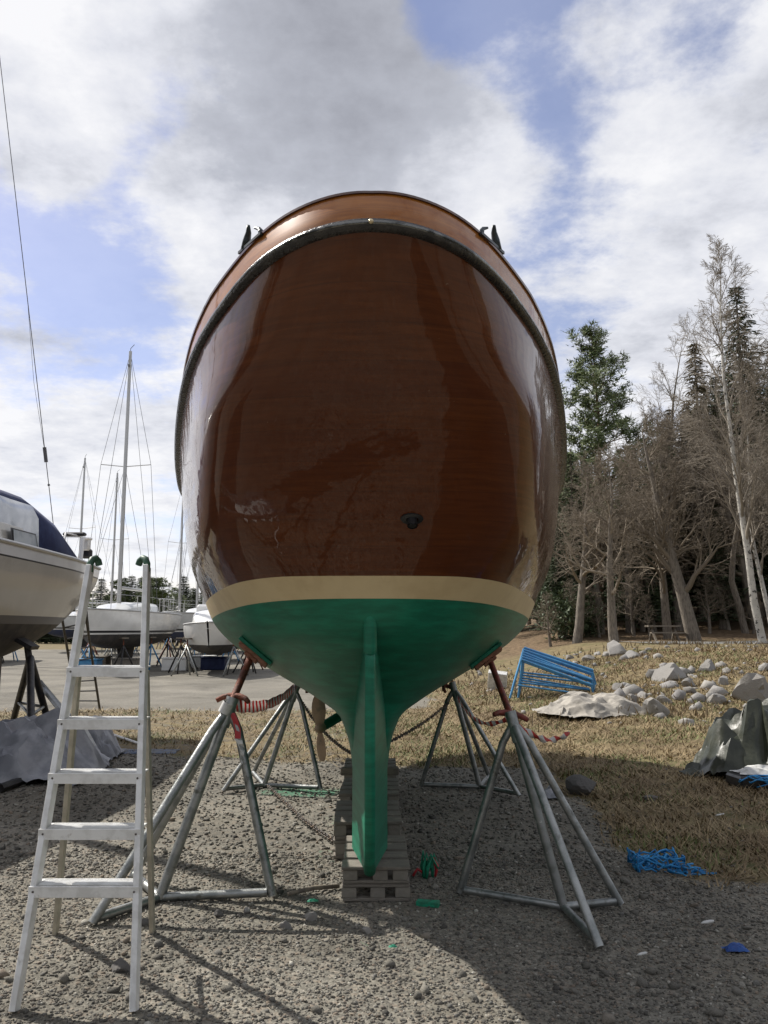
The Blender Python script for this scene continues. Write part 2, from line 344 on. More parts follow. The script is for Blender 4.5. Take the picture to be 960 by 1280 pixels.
def groundmat():
    m,g,b=newmat('gravel_and_dry_grass')
    geo=g.n('ShaderNodeNewGeometry').outputs['Position']
    at_=g.n('ShaderNodeAttribute');at_.attribute_name='grass';ga=at_.outputs['Fac']
    ap=g.n('ShaderNodeAttribute');ap.attribute_name='paint';pa=ap.outputs['Fac']
    ar=g.n('ShaderNodeAttribute');ar.attribute_name='road';ra=ar.outputs['Fac']
    vor=g.n('ShaderNodeTexVoronoi');vor.inputs['Scale'].default_value=42;g.l(geo,vor.inputs['Vector'])
    vor2=g.n('ShaderNodeTexVoronoi');vor2.inputs['Scale'].default_value=95;g.l(geo,vor2.inputs['Vector'])
    sp=g.n('ShaderNodeSeparateColor');g.l(vor.outputs['Color'],sp.inputs[0])
    sp2=g.n('ShaderNodeSeparateColor');g.l(vor2.outputs['Color'],sp2.inputs[0])
    gc=g.ramp(sp.outputs[0],[(0,(.13,.125,.115)),(.4,(.235,.225,.20)),(.7,(.30,.285,.255)),(.9,(.36,.29,.235)),(1,(.48,.455,.41))])
    gc2=g.ramp(sp2.outputs[0],[(0,(.12,.115,.105)),(.5,(.23,.218,.19)),(1,(.42,.40,.355))])
    gc=g.mix(.5,gc,gc2)
    big=g.noise(geo,.8,5,.6)
    gc=g.mix(g.math('MULTIPLY',g.sstep(big,.42,.68),.5),gc,(.19,.172,.14))
    # pale sandy yard far off
    gc=g.mix(g.math('MULTIPLY',ra,.45),gc,g.mix(g.noise(geo,1.4,7,.7),(.17,.163,.148),(.285,.268,.238)))
    n1=g.noise(geo,1.1,6,.65);n2=g.noise(geo,5,6,.7);n3=g.noise(geo,28,4,.7)
    gv=g.noise(geo,.55,7,.62,.5);gc=g.mix(1.0,gc,g.ramp(gv,[(.30,(.40,.395,.375)),(.47,(.65,.645,.61)),(.66,(.86,.85,.80))]),'MULTIPLY')
    grs=g.mix(g.sstep(n2,.35,.65),(.13,.10,.055),(.26,.205,.105))
    grs=g.mix(g.math('MULTIPLY',g.sstep(n1,.48,.66),.7),grs,(.085,.105,.032))
    grs=g.mix(g.math('MULTIPLY',n3,.6),grs,(.075,.058,.034))
    f=g.sstep(g.math('ADD',ga,g.math('MULTIPLY',g.math('SUBTRACT',g.noise(geo,5,7,.75),.5),1.3)),.30,.68)
    sy=g.n('ShaderNodeSeparateXYZ');g.l(geo,sy.inputs[0])
    wf=g.math('MULTIPLY',g.sstep(sy.outputs[1],31.5,34.5),g.sstep(sy.outputs[0],2,6))
    grs=g.mix(g.math('MULTIPLY',wf,.8),grs,g.mix(g.sstep(n2,.4,.6),(.085,.055,.034),(.17,.115,.07)))
    c=g.mix(f,gc,grs)
    pf=g.sstep(g.math('ADD',pa,g.math('MULTIPLY',g.math('SUBTRACT',g.noise(geo,17,6,.75),.5),1.5)),.55,.85)
    c=g.mix(g.math('MULTIPLY',pf,.6),c,(.02,.20,.11))
    g.l(c,b.inputs['Base Color']);b.inputs['Roughness'].default_value=.95;b.inputs['Specular IOR Level'].default_value=.2
    hgt=g.math('ADD',g.math('MULTIPLY',g.math('SUBTRACT',1.0,vor2.outputs['Distance']),.8),g.math('MULTIPLY',n3,.5))
    bp=g.n('ShaderNodeBump');bp.inputs['Strength'].default_value=.4;bp.inputs['Distance'].default_value=.005;g.l(hgt,bp.inputs['Height'])
    bp2=g.n('ShaderNodeBump');bp2.inputs['Strength'].default_value=.3;bp2.inputs['Distance'].default_value=.06;g.l(n2,bp2.inputs['Height']);g.l(bp.outputs[0],bp2.inputs['Normal'])
    g.l(bp2.outputs[0],b.inputs['Normal'])
    return m
ground=npmesh('ground',np.array(V),Fq,groundmat(),kind='structure',smooth=True)
for nm,arr in (('grass',gm),('paint',pm),('road',[sm(12,18,v[1]) for v in V])):
    a=ground.data.attributes.new(nm,'FLOAT','POINT');a.data.foreach_set('value',np.array(arr,np.float32))
# forest path behind the bank
pth=MB();rows=[]
for i in range(60):
    x=8.6+i*1.1; yc=30.5-.05*(x-9)+.5*math.sin(x*.15); rows.append([(x,yc-1.15,Zg(x,yc-1.15)+.03),(x,yc-.4,Zg(x,yc-.4)+.05),(x,yc+.4,Zg(x,yc+.4)+.05),(x,yc+1.15,Zg(x,yc+1.15)+.03)])
pth.grid(rows);M['path']=mk('packed_gravel_path',(.33,.32,.29),.95,col2=(.26,.25,.22),scale=1.5,bump=.4,bscale=20)
pth.build('path',M['path'],smooth=True,kind='structure')
# gravel stones near the camera: far too many to count
ico=bmesh.new();bmesh.ops.create_icosphere(ico,subdivisions=1,radius=1)
iv=np.array([v.co[:] for v in ico.verts]);ico.verts.index_update();fi=np.array([[v.index for v in f.verts] for f in ico.faces]);ico.free()
def stones(n,ymin,ymax,smin,smax,power,keep):
    out=[]
    while len(out)<n:
        y=ymin+(ymax-ymin)*rnd.random()**power; hw=y*.53+.25; x=rnd.uniform(-hw,hw)
        if grassmask(x,y)>.35+.3*rnd.random() and rnd.random()>keep: continue
        s=smin+(smax-smin)*rnd.random()**2.4
        out.append((x,y,Zg(x,y)+.018*mnoise.noise((x*1.1,y*1.1,7))+.008*mnoise.noise((x*4,y*4,2)),s))
    return np.array(out)
def stonemesh(name,pts,mat,jit=.40,flat=.62):
    n=len(pts);k=len(iv)
    sc=nr.uniform(.65,1.3,(n,1,3))*pts[:,3].reshape(n,1,1);sc[:,:,2]*=flat
    v=iv[None]*(1+nr.uniform(-jit,jit,(n,k,1)))*sc
    a=nr.uniform(0,2*PI,n);ca,sa=np.cos(a)[:,None],np.sin(a)[:,None]
    b_=nr.uniform(-.6,.6,n);cb,sb=np.cos(b_)[:,None],np.sin(b_)[:,None]
    x,y,z=v[...,0],v[...,1],v[...,2]
    y,z=y*cb-z*sb,y*sb+z*cb
    x,y=x*ca-y*sa,x*sa+y*ca
    v=np.stack([x+pts[:,0:1],y+pts[:,1:2],z+pts[:,2:3]+pts[:,3:4]*.25],-1).reshape(-1,3)
    f=(fi[None]+(np.arange(n)*k)[:,None,None]).reshape(-1,3)
    return npmesh(name,v,f,mat,kind='stuff')
pts=np.concatenate([stones(60000,2.9,6.0,.003,.0105,1.0,.03),stones(17000,5.4,10.5,.005,.018,.9,.05),stones(650,2.9,9,.013,.032,1.2,.05)])
stonemesh('gravel',pts,M['gravel'])
# grass blades
def blades(name,n,mat,fn,hmin,hmax,lean,w=.004):
    P0=[]
    while len(P0)<n:
        y=4.6+20*rnd.random()**1.25;hw=y*.54+.3;x=rnd.uniform(-hw,hw)
        if grassmask(x,y)<rnd.uniform(.12,1.0)**.8: continue
        if not fn(x,y): continue
        P0.append((x,y,Zg(x,y)))
    P0=np.array(P0);n=len(P0)
    h=nr.uniform(hmin,hmax,n)*(1+P0[:,1]*.02);a=nr.uniform(0,2*PI,n);l=h*nr.uniform(.3,lean,n);ww=w*(1+P0[:,1]*.10)
    dx,dy=np.cos(a),np.sin(a)
    b0=P0+np.stack([-dy*ww,dx*ww,np.full(n,-.005)],-1);b1=P0+np.stack([dy*ww,-dx*ww,np.full(n,-.005)],-1)
    t=P0+np.stack([dx*l,dy*l,h*nr.uniform(.35,1,n)],-1)
    v=np.stack([b0,b1,t],1).reshape(-1,3);f=np.arange(3*n).reshape(-1,3)
    return npmesh(name,v,f,mat,kind='stuff')
def dens(x,y): return mnoise.noise((x*1.3,y*1.3,3))*.6+mnoise.noise((x*4,y*4,8))*.4
blades('dry_grass',70000,M['drygrass'],lambda x,y:dens(x,y)>rnd.uniform(-.6,.3),.025,.08,2.8)
blades('green_grass',15000,M['greengrass'],lambda x,y:mnoise.noise((x*.8,y*.8,12))>rnd.uniform(-.05,.35),.03,.07,1.5)
# ------------------------------------------------------------------ the wooden boat
YM=7.8
G=pchip([0,.1,.187,.364,.489,.603,.735,.86,.95,1.05,1.15,1.25,1.35,1.4142],[0,.105,.195,.368,.487,.60,.74,.87,.95,.99,.95,.78,.42,0])
bmx=pchip([.2,.5,.73,.89,.99,1.05,1.17,1.3,1.43,1.6,1.75,2.0,2.4,2.75,3.3],[.125,.14,.17,.225,.325,.52,.85,1.11,1.31,1.46,1.52,1.61,1.73,1.79,1.81])
y0=pchip([.2,.8,1.1,1.25,1.4,1.5,1.6,1.69,1.78,2.0,2.3,2.6,2.9,3.05,3.3],[5.2,5.15,5.0,4.8,4.55,4.38,4.28,4.22,4.15,3.95,3.65,3.34,3.02,2.87,2.65])
y1=pchip([.2,.3,1.0,1.8,2.9,3.3],[8.7,8.9,10.4,11.6,12.3,12.5])
ee=pchip([.2,.9,1.1,1.4,1.6,1.75,2.1,2.5,2.8,3.05],[.3,.35,.75,.85,.78,.68,.50,.56,.82,1.0])
zr=pchip([2.87,3.1,3.55,4.07,4.68,5.55,6.52,7.8,9.5,12.3],[3.04,3.02,2.96,2.92,2.89,2.85,2.81,2.76,2.74,2.95])
zt=pchip([4.2,4.5,5,8,12],[1.81,1.795,1.775,1.735,1.75])
zb=pchip([4.2,4.5,5,8,12],[1.70,1.685,1.665,1.61,1.62])
def cx(y): return -.0166*y
BL=pchip([1.0,1.4,1.6,1.75,2.0,2.3,2.6,2.85,3.05],[.95,.80,.79,.81,.885,.915,.945,1.05,1.4])
def lim(b,y,z):
    c=BL(z)+.26*(y-4.5)
    if z<1.1 or b<=0: return b
    k=.24;c+=.088;h=max(k-abs(b-c),0)/k
    return max(0,min(b,c)-h*h*k*.25)
def half(y,z):
    a=y0(z);c=y1(z)
    if y<=a or y>=c: return 0
    w=math.sqrt((y-a)/(YM-a)) if y<YM else math.sqrt(1+(y-YM)/(c-YM))
    return lim(bmx(z)*max(G(w),0)**ee(z),y,z)
def hp(w,zf):
    y=y0(zf(4.5))+(w*w)*4
    for _ in range(6):
        z=zf(y);a=y0(z)
        y=a+(YM-a)*w*w if w<=1 else YM+(w*w-1)*(y1(z)-YM)
    return lim(bmx(z)*max(G(w),0)**ee(z),y,z),y,z
WS=[0,.012,.03,.05,.075]+[.1+.02*i for i in range(30)]+[.7+.04*i for i in range(14)]+[1.26]+[1.29,1.31,1.33,1.35,1.37,1.39,1.405,1.4142]
boat=thing('wooden_boat','varnished mahogany motor boat with rounded stern, cream stripe and green bottom propped on stands','boat',(0,4.9,.3))
def hullpart(name,zlo,zhi,nv,mat,parent=boat,closebottom=False):
    mb=MB();rows=[]
    for w in [-x for x in WS[::-1]]+WS[1:]:
        col=[]
        for j in range(nv+1):
            v=j/nv;b,y,z=hp(abs(w),lambda yy:zlo(yy)*(1-v)+zhi(yy)*v)
            col.append((cx(y)+math.copysign(b,w),y,z))
        rows.append(col)
    mb.grid(rows)
    if closebottom:
        n=len(rows)
        for i in range(n//2):
            a,b,c,d=rows[i][0],rows[i+1][0],rows[n-2-i][0],rows[n-1-i][0]
            mb.add([a,b,c,d],[(0,1,2,3)])
    return mb.build(name,mat,parent,True,weld=.0008,auto=50)
hullpart('topsides',zt,zr,26,M['varnish'])
hullpart('waterline_stripe',zb,zt,4,M['cream'])
hullpart('bottom',lambda y:.2+.05*sm(5,6.5,y),zb,34,M['green'],closebottom=True)
# rail curve with plan normals
def railcurve(zoff=0.0,inset=0.0,n=90,wmax=1.40,soft=0.0):
    pts=[]
    for i in range(-n,n+1):
        w=wmax*(abs(i)/n)
        b,y,z=hp(w,zr);pts.append(Vector((cx(y)+math.copysign(b,i),y,z)))
    out=[]
    for i,p in enumerate(pts):
        a=pts[max(0,i-1)];c=pts[min(len(pts)-1,i+1)];t=(c-a);t.z=0;t.normalize()
        nrm=Vector((-t.y,t.x,0))  # candidate
        mid=Vector((cx(8),8,0))
        if nrm.dot(p-mid)<0: nrm=-nrm
        out.append((p+Vector((0,0,zoff))-nrm*inset,nrm,t))
    return out
def railsweep(prof,name,mat,parent,smooth=True,auto=40,closed=True,tumble=False):
    mb=MB();rows=[]
    for p,nv,t in railcurve():
        s_=.05*max(0,1-abs(p.x-cx(p.y))/.75) if tumble else 0
        rows.append([p+nv*(a-s_*max(0,c-.03)/.12)+Vector((0,0,1))*c for a,c in prof])
    mb.grid(rows,closed)
    return mb.build(name,mat,parent,smooth,auto=auto)
rp=[]
for i in range(9):
    a=-PI/2+PI*i/8; rp.append((.004+.026*math.cos(a),.024*math.sin(a)))
rp=[(-.006,-.024)]+rp+[(-.006,.024)]
rail=railsweep(rp,'rub_rail',M['rail'],boat,auto=60)
railsweep([(.0305+.003*math.cos(a)-.002,.008*math.sin(a)) for a in [PI*2*i/8 for i in range(8)]],'chafe_strip',mk('chafe_metal',(.16,.16,.15),.22,.85,col2=(.05,.05,.045),scale=9,lo=.45,hi=.55,bump=.3,bscale=20),rail)
c0=railcurve()[90]
MB().ball(c0[0]+c0[1]*.032,.010,10,6).build('bolt',M['bolt'],rail,True)
HB=.155;IN=.0
railsweep([(-.003,.0),(-.002,.03),(.001,.03+(HB-.03)*.45),(-IN,HB),(-IN-.045,HB),(-IN-.03,.02)],'bulwark',M['varnishsunlit'],boat,auto=40,tumble=True)
railsweep([(-IN+.008,HB+.0),(-IN+.010,HB+.010),(-IN-.02,HB+.017),(-IN-.052,HB+.012),(-IN-.054,HB)],'cap_rail',M['capdark'],boat,auto=60,tumble=True)
dk=MB();rc=railcurve(0,.03);n=len(rc)
for i in range(n//2):
    dk.add([rc[i][0],rc[i+1][0],rc[n-2-i][0],rc[n-1-i][0]],[(0,1,2,3)])
dk.build('deck',mk('teak_deck',(.30,.21,.13),.8,col2=(.24,.17,.11),scale=6,stretch=(8,.6,1)),boat)
# fairleads (pairs of horns) on the cap rail
cap=railcurve(HB+.012,IN+.02)
for sgn in (-1,1):
    tgt=min(range(len(cap)),key=lambda i:abs(cap[i][0].y-3.26)+(10 if (cap[i][0].x-cx(4))*sgn<0 else 0))
    p,nv,t=cap[tgt]
    if t.y<0: t=-t
    f=MB()
    f.beam(p-t*.09,p+t*.13,.03,.012)
    f.build('fairlead',M['horn'],boat)
    fl=C.objects[-1] if False else [o for o in boat.children if o.name.startswith('fairlead')][-1]
    for base,hh,ln,rr in ((-.075,.048,.03,.014),(.085,.085,-.035,.021)):
        q=p+t*base
        MB().tube([q,q+t*(ln*.35)+Vector((0,0,hh*.45)),q+t*(ln*.8)+Vector((0,0,hh*.8)),q+t*(ln*1.5)+nv*.012+Vector((0,0,hh))],[rr,rr*.85,rr*.6,rr*.35],8).build('horn',M['horn'],fl,True)
# hull ray hit from the photographer's position
def hullhit(px,py,ymin=2.8,ymax=9):
    y=ymin
    while y<ymax:
        q=at(px,py,y)
        if half(y,q.z)>=abs(q.x-cx(y))+1e-4: return q
        y+=.005
    return at(px,py,6)
def hulln(q):
    s=1 if q.x>cx(q.y) else -1;e=.02
    dy=(half(q.y+e,q.z)-half(q.y-e,q.z))/(2*e);dz=(half(q.y,q.z+e)-half(q.y,q.z-e))/(2*e)
    return Vector((s,-dy,-dz)).normalized()
q=hullhit(515,648);hn=hulln(q);hn2=(hn+Vector((0,0,-.5))).normalized()
fl=MB();
t1=hn.cross(Vector((0,0,1))).normalized();t2=hn.cross(t1)
rows=[]
for rr,dd in ((.056,0),(.054,.008),(.03,.012)):
    rows.append([q+hn*dd+t1*(rr*math.cos(2*PI*j/16))+t2*(rr*.6*math.sin(2*PI*j/16)) for j in range(16)])
fl.grid(rows,True);ex=fl.build('exhaust_flange',M['black'],boat,True,auto=40)
MB().tube([q-hn*.02+Vector((0,0,-.008)),q+hn2*.02+Vector((0,0,-.008)),q+hn2*.036+Vector((0,0,-.008))],[.026,.026,.025],14,cap=False).tube([q+hn2*.0365+Vector((0,0,-.008)),q+hn2*.01],[.021,.021],14).build('exhaust_pipe',M['black'],ex,True,auto=40)
# rudder
te=[(4.74,.225),(4.67,.32),(4.59,.43),(4.47,.61),(4.38,.84),(4.355,1.1),(4.34,1.35),(4.33,1.5)]
rb=MB();rows=[]
for y,z in te:
    yf=5.24
    kz=1.0
    rows.append([(cx(y)-.026*kz,y,z),(cx(y)-.062*kz,y+(yf-y)*.4,z),(cx(yf)-.108*kz,yf,z)])
rows2=[[(2*cx(p[1])-p[0],p[1],p[2]) for p in r] for r in rows]
full=[r[::-1]+r2 for r,r2 in zip(rows,rows2)]
rb.grid(full)
b0=full[0];rb.add(b0,[(0,1,2,3,4,5)])
rud=rb.build('rudder',M['green'],boat,True,auto=40)
MB().tube([(cx(y),y-.004,z) for y,z in te],[.033,.032,.031,.030]+[.029]*4,12).build('rudder_stock',M['green'],rud,True)
MB().tube([(cx(4.32),4.325,1.42),(cx(4.32),4.322,1.435),(cx(4.30),4.30,1.72)],[.030,.036,.036],16).build('rudder_trunk',M['green'],boat,True,auto=50)
MB().box((cx(6.1),6.1,.53),(.42,.06,.05),bev=.006).build('cross_bar',M['wood'],boat)
# propeller
hub=at(400,910,6.2);sh=at(444,884,6.75)
ax=(hub-sh).normalized()
ps=MB().tube([sh+(sh-hub)*.5,hub-ax*.02],[.04,.036],12).build('propeller_shaft',M['green'],boat,True,auto=40)
pr=MB().tube([hub-ax*.06,hub,hub+ax*.035,hub+ax*.055],[.034,.038,.028,.006],14).build('propeller',M['bronze'],boat,True,auto=50)
side=ax.cross(Vector((0,0,1))).normalized();upv=side.cross(ax).normalized()
if upv.z<0: upv=-upv
for s in (1,-1):
    rows=[];rows_b=[]
    for i in range(9):
        v=i/8;wd=.060*math.sin(PI*min(1,.16+v*.78))**.6*(.75+.25*v);tw=(.5-.25*v)
        d=(side*math.cos(tw)+ax*math.sin(tw)) if s>0 else (side*math.cos(tw)-ax*math.sin(tw))
        c_=hub+upv*s*(.03+.215*v);nn=d.cross(upv).normalized()
        rows.append([c_+d*wd*k+nn*.007*(1-k*k) for k in (-1,-.5,0,.5,1)]+[c_+d*wd*k-nn*.007*(1-k*k) for k in (.5,0,-.5)])
    b=MB().grid(rows,True);k=len(rows[0]);b.add(rows[-1],[tuple(range(k))])
    b.build('blade',M['bronze'],pr,True,auto=50)
# ------------------------------------------------------------------ boat stands
def boatstand(label,J,feet,apex,padpx,r=.024,mats=('galv','galv','galv'),screw='rust',wing_a=0.0,ymn=3.3):
    t=thing('boat_stand',label,'boat stand',J,'steel stands propping the mahogany boat')
    J=Vector(J);ap=Vector(apex)
    d=(ap-J).normalized()
    MB().tube([J+Vector((0,0,.02)),ap],[r*1.05,r*1.05],12).build('post',M[mats[2]],t,True,auto=50)
    for i,f in enumerate(feet):
        f=Vector(f)
        top=ap-d*.03+(f-J).normalized()*.016
        k=top.lerp(f,.10)+ (f-J).normalized()*.022
        MB().tube([top,k,f+(f-top).normalized()*.0+Vector((0,0,.012))],r*.92,10).build('leg',M[mats[0]],t,True,auto=50)
        MB().tube([J+Vector((0,0,.028)),f+(J-f).normalized()*.03+Vector((0,0,.03))],r*.85,10).build('base_bar',M[mats[1]],t,True,auto=50)
    MB().tube([ap-d*.12,ap+d*.06],r*1.35,14).build('sleeve',M['galv'],t,True,auto=50)
    q=padpx
    hn=hulln(q);pc=q+hn*.022
    sd=(pc-ap)
    sc=MB().tube([ap,pc+hn*.04],r*.82,12)
    sc.build('screw',M[screw],t,True,auto=50)
    sdn=sd.normalized();h0=ap+sdn*.085
    a=Vector((math.cos(wing_a),math.sin(wing_a),0));a=(a-sdn*a.dot(sdn)).normalized()
    MB().tube([h0-a*.105-sdn*.035,h0-a*.075-sdn*.006,h0-a*.035+sdn*.008,h0+a*.035+sdn*.008,h0+a*.075-sdn*.006,h0+a*.105-sdn*.035],[.015,.017,.02,.02,.017,.015],8).build('wing_handle',M[screw],t,True)
    # pad board lying against the hull
    l=Vector((0,1,0));l=(l-hn*l.dot(hn)).normalized();c=hn.cross(l)
    Mx=Matrix((c,l,hn)).transposed()
    pb=MB().box(q+hn*.014,(.27,.16,.024),Mx,.003).build('pad_board',M['green'],t)
    MB().box(q+hn*.038,(.23,.15,.022),Mx,.003).box(q+hn*.06,(.10,.10,.02),Mx,.003).build('pad_base',M['ply'],t)
    return t,ap,h0
def G3(px,py): v=gp(px,py);v.z=.012;return v
def hullat(y,u):
    lo,hi=.95,1.7
    for _ in range(40):
        z=(lo+hi)/2
        if half(y,z)<abs(u): lo=z
        else: hi=z
    return Vector((cx(y)+u,y,z))
qNL=hullhit(321,813);qNR=hullhit(606,818);qFL=hullat(8.4,-.62);qFR=hullat(8.25,.6)
s1,apNL,hNL=boatstand('galvanised stand with rusty screw and striped tape, nearest the step ladder',gp(199,1128),[G3(115,1160),G3(340,1125),G3(166,1101)],at(287,884,5.12),qNL,r=.0285,wing_a=-.2)
s2,apNR,hNR=boatstand('dull steel stand with white paint spots under the right side of the stern',gp(705,1140),[G3(575,1121),G3(750,1191),G3(776,1136)],at(641,902,4.98),qNR,r=.025,mats=('galv','galv','galvdirty'),screw='redpaint',wing_a=.5)
s3,apFL,hFL=boatstand('galvanised stand behind the propeller, on green-stained gravel',gp(330,985),[G3(279,992),G3(401,990),G3(316,970)],at(370,862,8.35),qFL,wing_a=.3)
s4,apFR,hFR=boatstand('dark stand in shade behind the rudder, chained to the keel',gp(600,987),[G3(526,986),G3(649,998),G3(612,975)],at(567,860,8.2),qFR,wing_a=.3)
# barrier tapes
def ribbon(name,pts,w,label,cat,tw=.0,seed=1,per=.12,mat='tape'):
    me=bpy.data.meshes.new(name);vs=[];uv=[];fs=[];L=0
    n=len(pts)
    for i,p in enumerate(pts):
        if i: L+=(Vector(pts[i])-Vector(pts[i-1])).length
        a=tw*math.sin(i*.55+seed)+PI/2*.9
        o=Vector((0,math.cos(a),math.sin(a)))*w/2
        vs+=[Vector(p)-o,Vector(p)+o];uv+=[(L/per,0),(L/per,1)]
        if i: fs.append((2*i-2,2*i-1,2*i+1,2*i))
    me.from_pydata(vs,[],fs);ul=me.uv_layers.new()
    for lp in me.loops: ul.data[lp.index].uv=uv[lp.vertex_index]
    me.materials.append(M[mat]);me.polygons.foreach_set('use_smooth',[True]*len(fs))
    o=bpy.data.objects.new(name,me);C.objects.link(o)
    md=o.modifiers.new('thick','SOLIDIFY');md.thickness=.001
    return props(o,label,cat)
def sag(a,b,s,n=26): 
    a=Vector(a);b=Vector(b);return [a.lerp(b,i/n)-Vector((0,0,s*4*(i/n)*(1-i/n))) for i in range(n+1)]
ribbon('barrier_tape',sag(apNL+Vector((.02,.03,.01)),apFL+Vector((-.02,-.04,.02)),.07,40),.085,'red and white barrier tape stretched between the two left stands','barrier tape',.55,1,.16)
ribbon('barrier_tape',sag(apFR+Vector((.03,-.04,-.08)),apNR+Vector((0,.03,.03)),.13),.04,'barrier tape drooping between the two stands right of the keel','barrier tape',1.0,2,.3)
ribbon('barrier_tape',sag(apNR+Vector((.02,.02,.0)),apNR+Vector((.62,1.3,-.22)),.08),.05,'loose barrier tape trailing right from the red screw stand over the grass','barrier tape',1.2,3,.3)
tg=MB().tube([apNL+Vector((-.03,-.032,-.03)),apNL+Vector((0,-.034,.03))],.036,12,False).build('tape_end',M['paper'],None,True,label='wrap of white tape knotted on the left stand with a red tail hanging down',cat='tape end')
p0=apNL+Vector((.02,-.03,-.03))
tl=[p0+Vector((.015*i+.012*math.sin(i*1.1),-.006*i,-.05*i)) for i in range(4)]
MB().grid([[p+Vector((-.018,0,0)),p+Vector((.018,.004*((-1)**i),0))] for i,p in enumerate(tl)]).build('red_tail',M['red'],tg)
p1=tl[-1]
tl2=[p1+Vector((.008*i+.012*math.sin(i*.9),-.004*i,-.03*i)) for i in range(6)]
MB().grid([[p+Vector((-.022+.004*i,0,0)),p+Vector((.022-.003*i,.01*((-1)**i),0))] for i,p in enumerate(tl2)]).build('white_tail',M['paper'],tg)
# chains
def chain(pts,label,size=.022):
    mb=MB();pts=[Vector(p) for p in pts];acc=0;k=0
    for i in range(len(pts)-1):
        a,b=pts[i],pts[i+1];L=(b-a).length;d=(b-a).normalized();s=-acc
        x=d.orthogonal().normalized();y=d.cross(x)
        while s<L:
            if s>=0:
                c=a+d*s;u=x if k%2 else y;k+=1
                loop=[c+d*size*1.0*math.cos(2*PI*j/8)+u*size*.55*math.sin(2*PI*j/8) for j in range(9)]
                mb.tube(loop,size*.2,5,False)
            s+=size*1.5
        acc=(L-(s-size*1.5)) if True else 0
        acc=0
    return mb.build('chain',M['chain'],None,True,label=label,cat='chain')
kl=Vector((cx(6.3)-.13,6.3,.62));kr=Vector((cx(6.6)+.13,6.6,.66))
chain(sag(apFL+Vector((.07,-.05,-.12)),kl,.06,8),'rusty chain from the far left stand to the keel behind the propeller')
chain(sag(apFR+Vector((-.06,-.05,-.14)),kr,.03,8),'dark chain from the shaded stand behind the rudder to the keel')
cg=[G3(335,988),G3(350,1002),G3(378,1030),G3(402,1048),G3(432,1068),G3(452,1074)]
chain([p+Vector((0,0,.03)) for p in cg],'chain lying on sunlit gravel left of the keel')
# ------------------------------------------------------------------ pallets under the keel
def pallet(c,w,l,h,rz,label):
    t=thing('pallet',label,'pallet',c,'pallets stacked under the keel')
    c=Vector(c);Rz=Matrix.Rotation(rz,3,'Z');bt=h*.2
    def B(name,x,y,z,sx,sy,sz,m):
        MB().box(c+Rz@Vector((x,y,z)),(sx,sy,sz),Rz,.003).build(name,M[m],t)
    n=4
    for i in range(n): B('top_board',0,-l/2+.075+i*(l-.15)/(n-1),h-bt/2,w+rnd.uniform(-.008,.008),.15+rnd.uniform(-.02,.01),bt-.001,'pallet')
    for x in (-w/2+.05,0.02,w/2-.05):
        for y in (-l/2+.05,0,l/2-.05): B('block',x+rnd.uniform(-.012,.012),y+.004,h*.5,.085,.092,h-2*bt-.002,'block')
    for i in range(3): B('bottom_board',0,-l/2+.05+i*(l-.1)/2,bt/2+.001,w-.006,.09,bt-.002,'pallet')
ph=.095
for c,w,l,n,h,rz,nm in (((-.05,5.28,.005),.385,.72,2,.097,.01,'nearest stack, rudder resting on it'),((-.12,6.15,.005),.46,.7,2,.122,.03,'second stack back along the keel'),((-.12,7.1,.005),.48,.7,2,.122,-.02,'third stack back along the keel'),((-.13,8.2,.005),.5,.7,2,.122,.01,'farthest stack along the keel')):
    for i in range(n):
        pallet((c[0]+rnd.uniform(-.006,.006),c[1]+rnd.uniform(-.006,.006),c[2]+i*h),w,l,h,rz,('grey wooden pallet, '+('lower' if i==0 else 'upper')+' one of the '+nm))
# ------------------------------------------------------------------ step ladder
lad=thing('step_ladder','white aluminium step ladder with five treads and green rubber hooks','ladder',(-1.3,3.8,0))
def Ls(z): # stile centre lines: left and right x, y
    y=3.59+.30*z; f=z/1.85
    return -1.507+.018*f,-1.018-.182*f+.0*f,y
for k in (0,1):
    pts=[Ls(z) for z in (0.004,1.86)]
    a=Vector((pts[0][k],pts[0][2],.004));b=Vector((pts[1][k],pts[1][2],1.86))
    st=MB().beam(a,b,.026,.06,up=(0,-1,.3),bev=.002).build('stile',M['alu'],lad)
    d=Vector((0,.6,-.1)).normalized();sx=(-1,1)[k]
    hk=[b+Vector((0,-.002,-.03)),b+Vector((0,.0,.012)),b+Vector((-.012,.012,.036)),b+Vector((-.03,.03,.044)),b+Vector((-.05,.045,.03)),b+Vector((-.058,.05,.01))]
    if k==0: hk=[b+Vector(((p-b).x*-.4,(p-b).y*1.3,(p-b).z)) for p in hk]
    MB().tube(hk,[.0175]*6,12).build('rubber_hook',M['hook'],lad,True,auto=60)
TZ=(.455,.675,.9,1.13,1.365)
for z in TZ:
    xl,xr,y=Ls(z);w=xr-xl
    tr=MB()
    tr.box(((xl+xr)/2,y+.028,z),(w+.028,.085,.006),None)
    tr.box(((xl+xr)/2,y-.034,z-.022),(w+.034,.008,.046),None,.0015)
    for i in range(5): tr.box(((xl+xr)/2,y-.005+.016*i,z+.0042),(w-.03,.006,.003),None)
    tr=tr.build('tread',M['alu'],lad)
    MB().ball((xl+.004,y-.039,z-.02),.005,8,4).build('rivet',M['rivet'],tr,True);MB().ball((xr-.004,y-.039,z-.02),.005,8,4).build('rivet',M['rivet'],tr,True)
for k,(fx,fy) in enumerate(((-1.68,4.45),(-1.185,4.45))):
    xl,xr,y=Ls(1.34);top=Vector(((xl+.01,xr-.005)[k],y+.055,1.34))
    MB().beam((fx,fy,.004),top,.022,.04,up=(0,-1,0),bev=.002).build('rear_leg',M['alutan'],lad)
xl,xr,y=Ls(.42)
MB().beam((xr-.005,y+.02,.44),(-1.181,4.2,.43),.012,.02).build('brace',M['alu'],lad)
